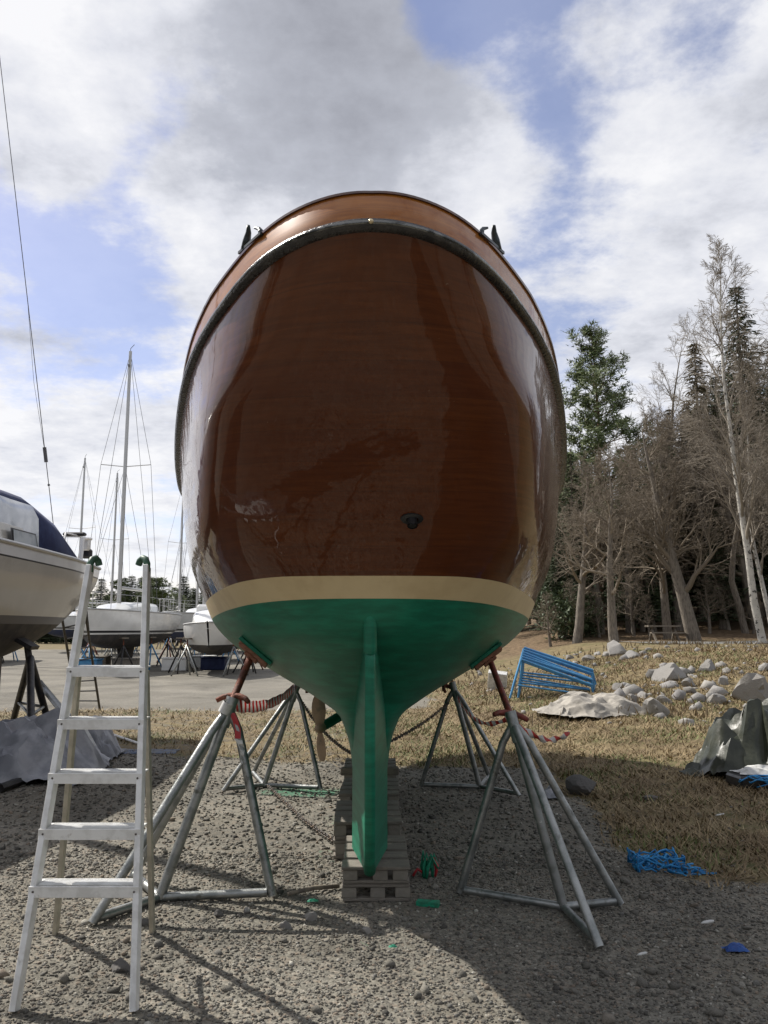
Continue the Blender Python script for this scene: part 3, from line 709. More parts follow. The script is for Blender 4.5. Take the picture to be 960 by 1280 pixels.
# ------------------------------------------------------------------ litter and small things near the keel
def cloth(name,c,rx,ry,h,mat,label,cat,seed,parent=None,rz=0,n=26,fold=3.0,flatten=.5,amp=1.0):
    """crumpled sheet: taut facets between high points, creases, small wrinkles"""
    q=random.Random(int(seed*1000));m=7 if n<30 else 11
    Rz=Matrix.Rotation(rz,3,'Z');bm=bmesh.new();g_=[]
    for i in range(m+1):
        r_=[]
        for j in range(m+1):
            u=2*i/m-1;v=2*j/m-1
            if 0<i<m: u+=q.uniform(-.42,.42)*2/m
            if 0<j<m: v+=q.uniform(-.42,.42)*2/m
            e=max(abs(u),abs(v))*.35+math.hypot(u,v)*.65;k=max(0,1-e*e)
            ed=1+.22*mnoise.noise((u*1.5+seed*3.7,v*1.5,seed))
            z=h*(k**.7)*(.78+.5*mnoise.noise((u*1.2+seed*3.7,v*1.2,1.7)))+(q.uniform(-.20,.22)*h*min(1,k*2.2) if 0<i<m and 0<j<m else 0)
            p=Rz@Vector((u*rx*ed,v*ry*ed,0))
            r_.append(bm.verts.new((c[0]+p.x,c[1]+p.y,c[2]+max(.0,z)+.004)))
        g_.append(r_)
    for i in range(m):
        for j in range(m):
            A,B,C_,D=g_[i][j],g_[i+1][j],g_[i+1][j+1],g_[i][j+1]
            if q.random()<.5: bm.faces.new((A,B,C_));bm.faces.new((A,C_,D))
            else: bm.faces.new((A,B,D));bm.faces.new((B,C_,D))
    bmesh.ops.subdivide_edges(bm,edges=bm.edges[:],cuts=3,use_grid_fill=True)
    bmesh.ops.smooth_vert(bm,verts=bm.verts[:],factor=.45,use_axis_x=True,use_axis_y=True,use_axis_z=True)
    s_=max(rx,ry)
    for v in bm.verts:
        x,y=(v.co.x-c[0])/s_,(v.co.y-c[1])/s_
        w=(1-abs(2*mnoise.noise((x*fold*1.4+.6*y,y*fold*2.2-.5*x,seed))))*.07+(1-abs(2*mnoise.noise((x*fold*3.2,y*fold*4.5,seed+3))))*.03
        v.co.z+=h*amp*.5*w;v.co.x+=s_*.02*mnoise.noise((x*6,y*6,seed+5));v.co.y+=s_*.02*mnoise.noise((x*6,y*6,seed+9))
    bmesh.ops.recalc_face_normals(bm,faces=bm.faces[:])
    bm.verts.index_update();vs=[v.co.copy() for v in bm.verts];fs=[[v.index for v in f.verts] for f in bm.faces];bm.free()
    return MB().add(vs,fs).build(name,M[mat],parent,True,auto=34,label=label,cat=cat,origin=None if parent else c)
a=gp(360,1122);b=gp(424,1112)
MB().tube([a+Vector((0,0,.02)),a.lerp(b,.5)+Vector((0,.02,.026)),b+Vector((0,0,.02))],[.011,.014,.012],7).build('stick',M['wood'],None,True,label='thin grey stick on the gravel left of the nearest pallets',cat='stick')
gbl=gp(535,1133);MB().box(gbl+Vector((0,0,.016)),(.13,.05,.03),Matrix.Rotation(-.25,3,'Z'),.004).build('paint_stick',M['greenscrap'],None,label='short green painted wood offcut in the shade beside the pallets',cat='offcut')
g0=gp(532,1098);rg=MB()
for i in range(5):
    a=rnd.uniform(-.5,.5);p=g0+Vector((rnd.uniform(-.03,.05),rnd.uniform(-.02,.05),.0))
    rg.tube([p,p+Vector((.02*math.sin(a),.01,.06)),p+Vector((.05*math.sin(a)+.02,.02,.12+.03*rnd.random())),p+Vector((.06*math.sin(a)+.05,.0,.06))],[.008,.014,.012,.006],6)
rgo=rg.build('paint_rag',M['greenscrap'],None,True,label='crumpled green and red strap heap right of the nearest pallets',cat='rag')
MB().tube([g0+Vector((.06,0,.01)),g0+Vector((.075,.02,.07)),g0+Vector((.055,.03,.12)),g0+Vector((.07,.01,.03))],[.008,.012,.01,.008],6).tube([g0+Vector((-.08,.0,.015)),g0+Vector((-.05,.02,.05)),g0+Vector((.0,.02,.02))],.009,6).build('red_strap',M['red'],rgo,True)
for (px,py,sz,lb) in ((391,1130,.032,'flat green paint scrap on the gravel below the stick'),(491,1188,.02,'small green paint flake nearest the camera below the pallets')):
    p=gp(px,py);cloth('paint_scrap',(p.x,p.y,.012),sz,sz*.5,.012,'greenscrap',lb,'paint scrap',px*.1,n=8)
def rock(name,c,s,seed,mat,label,cat='rock',group=None,sub=3):
    bm=bmesh.new();bmesh.ops.create_icosphere(bm,subdivisions=sub,radius=1)
    rr=random.Random(seed);pl=[(Vector((rr.uniform(-1,1),rr.uniform(-1,1),rr.uniform(-.6,1))).normalized(),rr.uniform(.32,.72)) for _ in range(9)]
    for v in bm.verts:
        d=v.co.normalized();r_=1.0
        for nn,k in pl:
            q=d.dot(nn)
            if q>1e-3: r_=min(r_,k/q)
        r_*=1+.07*mnoise.noise(d*2.2+Vector((seed,0,0)))+.03*mnoise.noise(d*6+Vector((seed,0,0)))
        v.co=Vector((d.x*s[0]*r_,d.y*s[1]*r_,d.z*s[2]*r_))
    vs=[v.co+Vector(c) for v in bm.verts];bm.verts.index_update();fs=[[v.index for v in f.verts] for f in bm.faces];bm.free()
    return MB().add(vs,fs).build(name,M[mat],None,True,auto=22,label=label,cat=cat,group=group,origin=c)
for i,(px,py,s,mt,lb) in enumerate(((385,1150,.05,'rock','pale grey stone on the gravel between the left stand and the pallets'),(358,1160,.042,'rock','rounded stone beside the pale one, closer to the left stand'),(271,1146,.04,'rockdark','dark cube-like stone just below the left stand base bar'),(153,1213,.06,'rockdark','dark flat stone between the front feet of the step ladder'),(457,1166,.035,'rock','light stone on the gravel just below the nearest pallets'),(307,1140,.026,'rock','small whitish stone near the right foot of the left stand'),(178,1158,.05,'rockdark','dark stone against the ladder rear leg'),(700,1020,.02,'rock','tiny pale pebble in the shade by the spotted stand'))):
    p=gp(px,py);rock('stone',(p.x,p.y,s*.35),(s,s*.8,s*.75),i*3+1,mt,lb,'stone')
p=gp(731,992);rock('rock',(p.x,p.y,.06),(.20,.15,.13),41,'rockdark','dark angular rock in the boat shadow behind the spotted stand')
p=gp(688,998);cloth('plastic_scrap',(p.x,p.y,.01),.10,.08,.10,'tarpgrey','crumpled grey plastic scrap beside the dark angular rock','scrap',5.1,n=14)
p=gp(812,998);rock('rock',(p.x,p.y,.0),(.11,.09,.05),43,'rockdark','small low dark stone on the shaded grass')
for px,py,w,lb in ((888,970,.035,'white scrap on the sunlit grass near the olive tarpaulin'),(901,1023,.05,'pale flat chip on the shaded brown grass'),(804,1201,.03,'white paper chip on the shaded gravel'),(886,1160,.05,'long pale chip on the shaded gravel near the blue rag')):
    p=gp(px,py);p.z=.03;q5=random.Random(px);pl_=[(w*q5.uniform(.5,1)*math.cos(k*1.05),w*.5*q5.uniform(.5,1)*math.sin(k*1.05)) for k in range(6)];MB().add([p+Vector((x_,y_,.2*x_+dz)) for dz in(0,.004) for x_,y_ in pl_],[(5,4,3,2,1,0),(6,7,8,9,10,11)]+[(k,(k+1)%6,6+(k+1)%6,6+k) for k in range(6)]).build('litter',M['paper'],None,label=lb,cat='litter',origin=p)
# (chips are flat flakes)
# blue rope tangle
def tangle(name,c,rx,ry,h,n,r,mat,label,seed,cat='rope'):
    q=random.Random(seed);mb=MB()
    for s in range(n):
        pts=[];p=Vector((q.uniform(-rx,rx),q.uniform(-ry,ry),q.uniform(.01,h)));a=q.uniform(0,6.28)
        for i in range(12):
            pts.append(Vector(c)+p);a+=q.uniform(-1.1,1.1)
            p=p+Vector((math.cos(a)*rx*.3,math.sin(a)*ry*.3,q.uniform(-h*.35,h*.35)));p.z=min(max(p.z,.006),h);p.x=max(-rx,min(rx,p.x));p.y=max(-ry,min(ry,p.y))
        mb.tube(pts,r,5)
    return mb.build(name,M[mat],None,True,label=label,cat=cat,origin=c)
p=gp(820,1085);rt=tangle('rope_tangle',(p.x,p.y,.0),.15,.11,.10,26,.006,'bluerope','tangle of bright blue rope at the edge of grass and gravel',3)
p2=gp(862,1092)
q_=random.Random(9);mb=MB()
for s in range(14):
    pts=[];pp=Vector((q_.uniform(-.11,.11),q_.uniform(-.05,.05),.02))
    for i in range(8): pts.append(p2+pp);pp=pp+Vector((q_.uniform(-.05,.05),q_.uniform(-.03,.03),q_.uniform(-.02,.02)));pp.z=max(.008,min(.07,pp.z))
    mb.tube(pts,.006,5)
mb.build('loose_strands',M['bluerope'],rt,True)
p=gp(920,1192);cloth('rag',(p.x,p.y,.012),.055,.03,.035,'bluerag','small dark blue rag on the shaded gravel','rag',2.2,n=24,amp=2.6)
p=gp(180,940);cloth('rag',(p.x,p.y,.004),.45,.2,.02,'fadedblue','flat faded blue sheet on the shaded grass behind the step ladder','sheet',4.4,n=20,flatten=.9)
# ------------------------------------------------------------------ right bank: frames, canvas, rocks, tarp
def zg3(px,py):
    lo=6.0;y=6.0
    while y<60:
        q=at(px,py,y)
        if q.z<=Zg(q.x,q.y): break
        y+=.02
    q.z=Zg(q.x,q.y);return q
# nested blue trestles
base=zg3(668,874)
for i in range(6):
    o=thing('blue_trestle','','trestle',(base.x+.035*i,base.y+.13*i,base.z+.02+.045*i),'blue trestles stacked on the bank')
    lab=['front lowest','second','third','fourth','fifth','rearmost'][i]
    o['label']='blue tubular steel trestle, %s of the nested stack by the pale canvas'%lab
    og=ORG[o.name]
    d=Vector((1.3,-.15+.05*math.sin(i*2.1),-.47+.05*math.sin(i*1.7))).normalized();r_=.024
    A=og+Vector((-.25,0,.78));B_=A+d*1.5
    MB().tube([A,B_],r_,8).build('top_bar',M['bluepaint'],o,True,auto=50)
    MB().tube([A+Vector((.0,.1,-.03)),B_+Vector((0,.1,-.03))],r_*.8,8).build('side_bar',M['bluepaint'],o,True,auto=50)
    for s,dx in ((0,-.14),(1,.05)):
        MB().tube([A+Vector((.02+dx*.2,.05*s,-.02)),og+Vector((-.36+dx,.12*s,.0 ))],r_*.9,8).build('leg',M['bluepaint'],o,True,auto=50)
    MB().tube([og+Vector((-.33,.02,.26)),B_+Vector((-.05,.05,-.2))],r_*.8,8).build('cross_bar',M['bluepaint'],o,True,auto=50)
    MB().tube([B_+Vector((-.02,0,0)),B_+Vector((.06,.06,-.3))],r_*.8,8).build('leg',M['bluepaint'],o,True,auto=50)
p=zg3(742,890);cloth('canvas_heap',(p.x,p.y,p.z-.02),.85,.75,.36,'canvas','pale crumpled canvas heap at the foot of the blue trestles','canvas',1.7,rz=.3,n=60,fold=3.5,amp=2.4)
p=zg3(718,888);cloth('canvas_heap',(p.x-.2,p.y-.5,p.z+.0),.5,.35,.22,'canvas','low pale canvas flap spread toward the camera from the heap','canvas',7.7,rz=.6,n=26,fold=4,flatten=.3)
p=zg3(622,862);MB().box((p.x,p.y,p.z+.2),(.45,.16,.5),Matrix.Rotation(.5,3,'X')@Matrix.Rotation(-.25,3,'Z'),.01).build('plank',M['paper'],None,label='pale board leaning on the bank left of the blue trestles',cat='board')
RK=[(772,818,26,'white-topped rock on the bank crest above the canvas'),(792,822,16,'small rock beside the white-topped one on the crest'),(838,848,34,'pale rock cluster boulder in the middle of the bank'),(818,846,16,'rock touching the left of the middle boulder'),(882,838,18,'upright pale rock high on the bank'),(897,878,24,'rock left of the biggest grey boulder'),(935,874,44,'biggest grey boulder at the right edge of the bank'),(826,895,30,'dark-faced rock low on the bank in dry grass'),(828,878,17,'pale rock standing on top of the low dark-faced one'),(793,878,16,'light rock just right of the canvas heap'),(805,872,14,'small light rock further right of the canvas'),(733,826,14,'pale rock behind the blue trestles'),(711,824,10,'small pale rock high on the bank behind the trestles'),(955,838,12,'whitish rock at the right edge beside the path'),(905,855,13,'low rock above the biggest boulder'),(860,858,16,'flat rock right of the middle boulder'),(775,862,12,'small stone on the bank above the canvas')]
for i,(px,py,sp,lb) in enumerate(RK):
    p=zg3(px,py);s=sp*p.y/1024*.80
    rock('rock',(p.x,p.y,p.z+s*.22),(s,s*.9,s*.8),i*7+3,'rock',lb,group='rocks on the grassy bank')
q_=random.Random(21);rp_=[]
for px,py,sp,lb in RK:
    c_=zg3(px,py)
    for k in range(int(3+sp*.28)):
        x=c_.x+q_.gauss(0,.55);y=c_.y+q_.gauss(0,.7)
        rp_.append((x,y,Zg(x,y)-.035,.03+.17*q_.random()**2.5))
for i in range(110):
    y=q_.uniform(13,28);x=q_.uniform(2.2,y*.5)
    rp_.append((x,y,Zg(x,y)-.01,.03+.09*q_.random()**2.2))
stonemesh('rubble',np.array(rp_),M['rock'],.42,.75)
# dead stalks and tall dry tufts on the bank
mbv=[];mbf=[]
for i in range(2600):
    y=q_.uniform(12,29.5);x=q_.uniform(2.0,y*.54)
    if mnoise.noise((x*.5,y*.5,5))<q_.uniform(-.35,.5): continue
    z=Zg(x,y);h=q_.uniform(.05,.24);a=q_.uniform(0,6.28);l=h*q_.uniform(.1,.8);w=.006+.0006*y
    k=len(mbv);mbv+=[(x-w,y,z),(x+w,y,z),(x+math.cos(a)*l,y+math.sin(a)*l,z+h)];mbf.append((k,k+1,k+2))
npmesh('dry_stalks',np.array(mbv),np.array(mbf),M['deadstalk'],kind='stuff')
# olive tarp at right edge
p=gp(958,985);tx,ty=p.x+.42,p.y+.78
tp=cloth('olive_tarpaulin',(tx,ty,0),.78,.66,.80,'tarpolive','dark olive tarpaulin bundle at the right edge of the grass','tarpaulin',3.3,n=60,fold=2.6,rz=.8,amp=2.2)
MB().box((p.x+.02,p.y+.08,.06),(.66,.3,.12),Matrix.Rotation(.12,3,'Z'),.02).build('black_tray',M['black'],None,label='flat black tray under the front of the olive tarpaulin',cat='tray')
cloth('white_sheet',(p.x+.03,p.y+.10,.122),.27,.13,.08,'paper','white sheet lying on the black tray under the olive tarpaulin','sheet',8.1,n=14)
tangle('rope_tangle',(p.x-.05,p.y-.14,0),.26,.08,.13,9,.007,'bluerope','blue rope loops in front of the olive tarpaulin',12)
# bench beyond the path
p=zg3(829,800);bn=thing('picnic_bench','small grey wooden bench table under the bare trees beyond the path','bench',(p.x,33,Zg(p.x,33)))
bx=Vector((at(829,795,33).x,33,Zg(at(829,795,33).x,33)))
ORG[bn.name]=Vector(bn.location)
MB().box(bx+Vector((0,0,.62)),(1.3,.5,.06)).build('tabletop',M['wood'],bn)
MB().box(bx+Vector((0,-.5,.36)),(1.3,.25,.05)).build('seat',M['wood'],bn)
for s in (-.45,.45): MB().beam(bx+Vector((s,-.55,0)),bx+Vector((s,.1,.6)),.07,.07).beam(bx+Vector((s,.3,0)),bx+Vector((s,-.05,.6)),.07,.07).build('leg',M['wood'],bn)
# ------------------------------------------------------------------ generic yacht hull (local: bow at y=0, stern at y=L)
def yhull(t,L,plan,zrf,zkf,bands,rake=.3,nst=34,transom='white',deckmat='white'):
    def pt(f,a,s):
        y=f*L;zr_=zrf(f);zk=zkf(f);b=plan(f)
        z=zr_-(zr_-zk)*max(0,math.cos(a))**.9
        x=b*max(0,math.sin(a))**.75
        y2=y+(zr_-z)*rake*max(0,1-f*3.0)+ (zr_-z)*(-.18)*max(0,(f-.7)/.3)
        return Vector((s*x,y2,z))
    def az(f,z):
        zr_=zrf(f);zk=zkf(f)
        if z<=zk: return 0
        if z>=zr_: return PI/2
        return math.acos(min(1,((zr_-z)/(zr_-zk))**(1/.9)))
    first=None
    for nm,z0,z1,m,nv in bands:
        mb=MB()
        for s in (-1,1):
            rows=[]
            for i in range(nst+1):
                f=(i/nst)**1.25
                a0=az(f,z0(f) if callable(z0) else z0);a1=az(f,z1(f) if callable(z1) else z1)
                rows.append([pt(f,a0+(a1-a0)*j/nv,s) for j in range(nv+1)])
            mb.grid(rows if s>0 else [r[::-1] for r in rows])
        o=mb.build(nm,M[m],t,True,weld=.0005,auto=45)
    mb=MB();rows=[[pt(1,PI/2*j/16,-1),pt(1,PI/2*j/16,1)] for j in range(17)];mb.grid(rows)
    mb.build('transom',M[transom],t)
    mb=MB();rows=[]
    for i in range(nst+1):
        f=(i/nst)**1.25;p=pt(f,PI/2,1);rows.append([Vector((-p.x,p.y,p.z)),Vector((0,p.y,p.z+.06)),p])
    mb.grid(rows);mb.build('deck',M[deckmat],t)
    mb=MB()
    for s in (-1,1): mb.tube([pt((i/24)**1.2,PI/2,s)+Vector((0,0,.015)) for i in range(25)],.028,6)
    mb.build('toe_rail',M['mast'],t,True)
    return pt
def local(t): ORG[t.name]=Vector((0,0,0)); return t
# left neighbour
lb=local(thing('sailing_yacht','beige sailing yacht with navy sprayhood at the left edge, stern toward the woods','sailing yacht',(-5.80,3.6,0)))
LBp=pchip([0,.12,.3,.6,.8,1],[.03,.6,1.15,1.5,1.47,1.22])
lzr=lambda f:2.56-.08*f
lzk=pchip([0,.15,.4,.7,.88,1],[1.5,1.15,.98,1.0,1.25,1.72])
pt=yhull(lb,9.6,LBp,lzr,lzk,[('bottom',lambda f:-1,1.60,'antifoul',12),('waterline_stripe',1.60,1.70,'navypaint',2),('topsides',1.70,lambda f:lzr(f)-.155,'beige',10),('knuckle_line',lambda f:lzr(f)-.155,lambda f:lzr(f)-.135,'blackstripe',1),('gunwale',lambda f:lzr(f)-.135,9,'whitegrey',3)],.5,transom='beige',deckmat='beige')
kb=MB();rows=[]
for z,y0_,y1_,w in ((.05,3.6,5.9,.10),(.45,3.5,6.0,.14),(1.06,3.2,6.3,.2)):
    rows.append([Vector((w*math.sin(2*PI*j/16),(y0_+y1_)/2-(y1_-y0_)/2*math.cos(2*PI*j/16),z)) for j in range(16)])
kb.grid(rows,True);kb.build('keel',M['antifoul'],lb,True,auto=50)
MB().box((0,8.75,1.0),(.07,.42,1.2),None,.01).build('rudder',M['antifoul'],lb)
# cabin
def cabin(t,secs,mat,name='cabin'):
    mb=MB();rows=[]
    for y,w,z0,z1 in secs:
        rows.append([Vector((-w,y,z0)),Vector((-w*.93,y,z0+(z1-z0)*.75)),Vector((-w*.82,y,z1-.02)),Vector((-w*.4,y,z1+.04)),Vector((0,y,z1+.06)),Vector((w*.4,y,z1+.04)),Vector((w*.82,y,z1-.02)),Vector((w*.93,y,z0+(z1-z0)*.75)),Vector((w,y,z0))])
    mb.grid(rows);mb.add(rows[0],[tuple(range(9))]);mb.add(rows[-1],[tuple(range(8,-1,-1))])
    return mb.build(name,M[mat],t,True,auto=30)
cb=cabin(lb,[(2.6,.55,2.5,2.62),(3.2,.8,2.5,2.86),(5,1.02,2.48,2.98),(7.2,1.06,2.46,3.0),(8.3,1.02,2.46,2.96)],'beige')
def pane(t,y0_,y1_,z0,z1,w,mat='glass'):
    for s in (-1,1):
        f=MB();rr=[(y0_,z0),(y1_,z0),(y1_+.02,z0+.05),(y1_-.03,z1),(y0_,z1)]
        vs=[Vector((s*(w-.07*(z-2.48)/.5*.75+.012),y,z)) for y,z in rr];f.add(vs,[(0,1,2,3,4)])
        wf=f.build('window',M['blackstripe'],t)
        c=sum(vs,Vector())/5
        MB().add([c+(v-c)*.86+Vector((s*.008,0,0)) for v in vs],[(0,1,2,3,4)]).build('pane',M[mat],wf)
pane(cb,4.6,6.3,2.60,2.84,1.06,'vinyl');pane(cb,6.75,7.55,2.58,2.82,1.07,'vinyl')
# sprayhood: arched canvas, clear side panes
hood=[(6.0,.82,2.98),(6.45,.95,3.36),(7.1,1.0,3.50),(7.7,1.03,3.50),(8.45,1.06,3.26),(9.25,1.12,2.50)]
mb=MB();rows=[]
for y,w,z1 in hood:
    zb_=2.52 if y>7.0 else 2.98
    r_=[]
    for j in range(13):
        a=PI*j/12;x=-w*math.cos(a)*(1 if abs(math.cos(a))<.98 else 1);k=math.sin(a)**.45
        r_.append(Vector((x,y,zb_+(z1-zb_)*k)))
    rows.append(r_)
top=[r[2:11] for r in rows];mb.grid(top)
aft=[r for r in rows[3:]];mb.grid([r[:3] for r in aft]);mb.grid([r[10:] for r in aft])
hd=mb.build('sprayhood',M['navy'],lb,True,auto=60)
md=hd.modifiers.new('t','SOLIDIFY');md.thickness=.012
for s in (0,1):
    MB().grid([(r[:3] if s==0 else r[10:]) for r in rows[:4]]).build('clear_window',M['vinyl'],hd,True)
MB().tube([(-.9,9.45,2.48),(-.95,9.5,3.0),(-.3,9.55,3.02)],.014,6).tube([(.9,9.45,2.48),(.95,9.5,3.0),(.3,9.55,3.02)],.014,6).tube([(.95,8.7,2.5),(.97,8.75,2.98),(.95,9.5,3.0)],.014,6).build('pushpit',M['white'],lb,True)
MB().tube([(1.05,9.2,2.45),(1.05,9.25,2.95),(1.05,9.6,2.98)],.03,8).box((1.02,9.52,2.88),(.10,.12,.2),None,.02).build('outboard_bracket',M['white'],lb,True,auto=40)
MB().box((1.0,9.6,2.74),(.16,.12,.16),None,.03).box((.9,9.3,3.02),(.35,.12,.06),None,.02).build('outboard_bracket_pad',M['black'],lb)
MB().tube([(0,5.3,2.9),(0,5.3,13.6)],.075,12).build('mast',M['mast'],lb,True,auto=50)
bst=Vector((.45,9.55,2.6));A_=Vector((at(66,650,13.05).x+5.80,9.45,at(66,650,13.05).z));B_=Vector((at(0,75,11.5).x+5.80,7.9,at(0,75,11.5).z));dr=(B_-A_).normalized()
tp_=A_+dr*((13.3-A_.z)/dr.z)
MB().tube([A_-dr*.8,tp_],.006,6).tube([A_+dr*1.0+Vector((0,0,0)),A_+dr*2.2+Vector((-.05,0,0)),A_+dr*3.5],.003,5).build('backstay',M['wire'],lb,True)
ins=A_+dr*1.05
MB().tube([ins-dr*.12,ins+dr*.12],.03,8).tube([A_+dr*.55,A_+dr*.58],.02,8).build('insulator',M['wire'],lb,True,auto=40)
# its black stand
t=thing('boat_stand','black tripod stand with crossing braces under the beige yacht','boat stand',(-4.6,10.7,0))
ap=at(38,822,10.6);ft=[gp(12,918),gp(39,963),gp(68,931)]
for f in ft: MB().tube([ap,Vector((f.x,f.y,.01))],.045,8).build('leg',M['blackstand'],t,True,auto=50)
mid=[ap.lerp(f,.55) for f in ft]
MB().tube([mid[0],mid[1]],.02,6).tube([mid[1],mid[2]],.02,6).tube([mid[2],mid[0]],.02,6).build('brace',M['galv'],t,True)
MB().tube([ap-Vector((0,0,.1)),ap+Vector((-.05,0,.16))],.045,8).box(ap+Vector((-.06,0,.18)),(.25,.25,.05),Matrix.Rotation(.5,3,'Y')).build('pad',M['blackstand'],t)
# grey tarp and poles
p=gp(30,968);cloth('grey_tarpaulin',(p.x-.1,p.y+.1,0),.9,.75,.62,'tarpgrey','crumpled grey blue tarpaulin heap under the beige yacht','tarpaulin',2.9,n=60,fold=3.0,amp=2.4)
p=gp(96,950);cloth('grey_tarpaulin',(p.x,p.y+.25,0),.42,.4,.42,'tarpgrey','smaller tarpaulin fold seen behind the step ladder','tarpaulin',6.2,n=40,fold=3,amp=2.4)
polelab=['long grey tube slanting over the tarpaulin from the black stand','grey tube beside it reaching lower','square pole end lying on the tarpaulin behind the ladder','second square pole end next to it','thin white rod on the ground pointing right from the tarpaulin','dark pole on the ground at the left edge','brown pole behind the thin white rod']
for i,(a,b,r_) in enumerate(((at(50,852,11.4),gp(115,930,.15),.03),(at(55,862,11.2),gp(100,918,.4),.035),(at(100,900,10.1),gp(126,947,.06),.03),(at(84,905,9.9),gp(97,938,.12),.028),(gp(140,918,.05),gp(178,931,.02),.018),(gp(0,985,.05),gp(48,968,.06),.04),(gp(118,915,.08),gp(140,930,.03),.02))):
    MB().tube([a,b],r_,6 if i not in(2,3) else 4).build('pole',M[('galv','galv','alu','alu','alu','black','wood')[i]],None,True,auto=30,label=polelab[i],cat='pole',origin=a)
# dark ladder leaning on the yacht's stern
dl=thing('ladder','thin dark ladder leaning against the stern of the beige yacht','ladder',gp(110,889));
f1=gp(97,888);f2=gp(125,889);t1_=at(78,775,13.6);t2_=at(107,768,13.6)
MB().tube([f1,t1_],.022,6).build('stile',M['blackstand'],dl,True,auto=50);MB().tube([f2,t2_],.022,6).build('stile',M['blackstand'],dl,True,auto=50)
for i in range(8):
    k=.12+i*.115;MB().tube([f1.lerp(t1_,k),f2.lerp(t2_,k)],.014,6).build('rung',M['blackstand'],dl,True,auto=50)
# ------------------------------------------------------------------ distant boats
def sloop(label,loc,rz,L=9.0,hull='white',top='whitegrey',bot='antifoul',mast_h=9.6,stripe='blackstripe',zr0=2.05,cat='sailing yacht',boomcol='mast',group='yachts ashore across the yard'):
    t=local(thing('sailing_yacht',label,cat,(0,0,0),group))
    k=L/9
    pl=pchip([0,.1,.3,.6,.85,1],[.03,.52*k,1.15*k,1.5*k,1.4*k,1.1*k])
    zrf=lambda f:zr0+.12-.18*f+.1*f*f
    zkf=pchip([0,.12,.4,.7,1],[zr0-.95,zr0-1.12,zr0-1.25,zr0-1.2,zr0-.75])
    wl=zr0-.72
    p_=yhull(t,L,pl,zrf,zkf,[('bottom',lambda f:-1,wl,bot,8),('waterline_stripe',wl,wl+.055,'white',1),('stripe',wl+.055,wl+.13,stripe,1),('topsides',wl+.13,9,hull,8)],.55,26,transom=hull)
    kb=MB();rows=[]
    for z,a,b,w in ((.22,.45,.62,.10),(zr0-1.15,.40,.66,.16)):
        rows.append([Vector((w*math.sin(2*PI*j/12),L*((a+b)/2-(b-a)/2*math.cos(2*PI*j/12)),z)) for j in range(12)])
    kb.grid(rows,True);kb.build('keel',M['antifoul'],t,True,auto=50)
    MB().box((0,L*.9,zr0-1.0),(.05,.35,1.1)).build('rudder',M['antifoul'],t)
    cabin(t,[(L*.25,.4,zr0,zr0+.08),(L*.36,.75,zr0,zr0+.34),(L*.5,.9,zr0,zr0+.42),(L*.66,.95,zr0,zr0+.46)],top)
    my=L*.40
    ms=MB().tube([(0,my,zr0+.3),(0,my+.05,zr0+mast_h)],[.085,.06],8).build('mast',M['mast'],t,True,auto=50)
    for s in (-1,1): MB().tube([(0,my+.03,zr0+mast_h*.55),(s*.95,my+.12,zr0+mast_h*.56)],.018,5).build('spreader',M['mast'],ms)
    MB().tube([(0,my+.05,zr0+mast_h),(0,my+.06,zr0+mast_h+.12),(.18,my-.1,zr0+mast_h+.22)],.012,5).box((0,my-.09,zr0+mast_h*.94),(.06,.1,.08)).build('masthead_gear',M['wire'],ms)
    MB().tube([(0,my+.1,zr0+1.0),(0,L*.82,zr0+1.05)],.06,8).build('boom',M['mast'],t,True)
    w=MB();tp2=(0,my+.05,zr0+mast_h-.05)
    for s in (-1,1):
        w.tube([tp2,(s*.95,my+.12,zr0+mast_h*.56),(s*pl(.42),my+.15,zr0+.1)],.008,4)
        w.tube([(0,my+.03,zr0+mast_h*.55),(s*pl(.38)*.95,my-.3,zr0+.1)],.007,4)
    w.tube([tp2,(0,.15,zr0+.2)],.009,4).tube([tp2,(0,L*.99,zr0+.1)],.008,4)
    w.build('rigging',M['wire'],t)
    pr=MB()
    for s in (-1,1):
        b=[(s*pl(f)*.97,f*L,zrf(f)) for f in (.02,.1,.25,.45,.65,.85,.98)]
        for x,y,z in b: pr.tube([(x,y,z),(x,y,z+.55)],.012,4)
        pr.tube([(x,y,z+.55) for x,y,z in b],.007,4);pr.tube([(x,y,z+.3) for x,y,z in b],.005,4)
    pr.tube([(-pl(.02)-.25,.25,zr0+.68),(0,-.1,zr0+.7),(pl(.02)+.25,.25,zr0+.68)],.014,5)
    pr.build('guard_rail',M['mast'],t)
    t.location=loc;t.rotation_euler=(0,0,rz)
    return t
sl=sloop('white yacht with black waterline stripe, nearest of the yachts behind the step ladder',(-9.75,27,0),.04,9.4,mast_h=10.2)
sl2=sloop('grey white yacht with a white stripe just right of the step ladder',(-9.5,35.5,0),-.28,9.0,hull='whitegrey',bot='antiblue',mast_h=10.5,stripe='antifoul',zr0=2.1)
far=[((-17.5,33,0),.2,'yacht with its hull low behind the stern of the beige yacht'),((-15.6,45,0),.1,'bare masted yacht between the two nearest white yachts'),((-12.0,47,0),-.15,'far yacht with its mast right of the white yacht'),((-14.2,58,0),.3,'farthest yacht left of the white ladder stile'),((-9.8,50,0),.1,'far yacht beside the mahogany hull'),((-21.5,52,0),-.2,'far yacht behind the sprayhood'),((-12.6,66,0),0,'distant yacht in the back row nearest the wood boat')]
for i,(lc,rz,lb_) in enumerate(far):
    o=copy_tree(sl2 if i%2 else sl);o.location=lc;o.rotation_euler=(0,0,rz);o['label']=lb_
    s=(.9,.85,.95,1.0,.8,1.05,.95)[i];o.scale=(s,s,s)
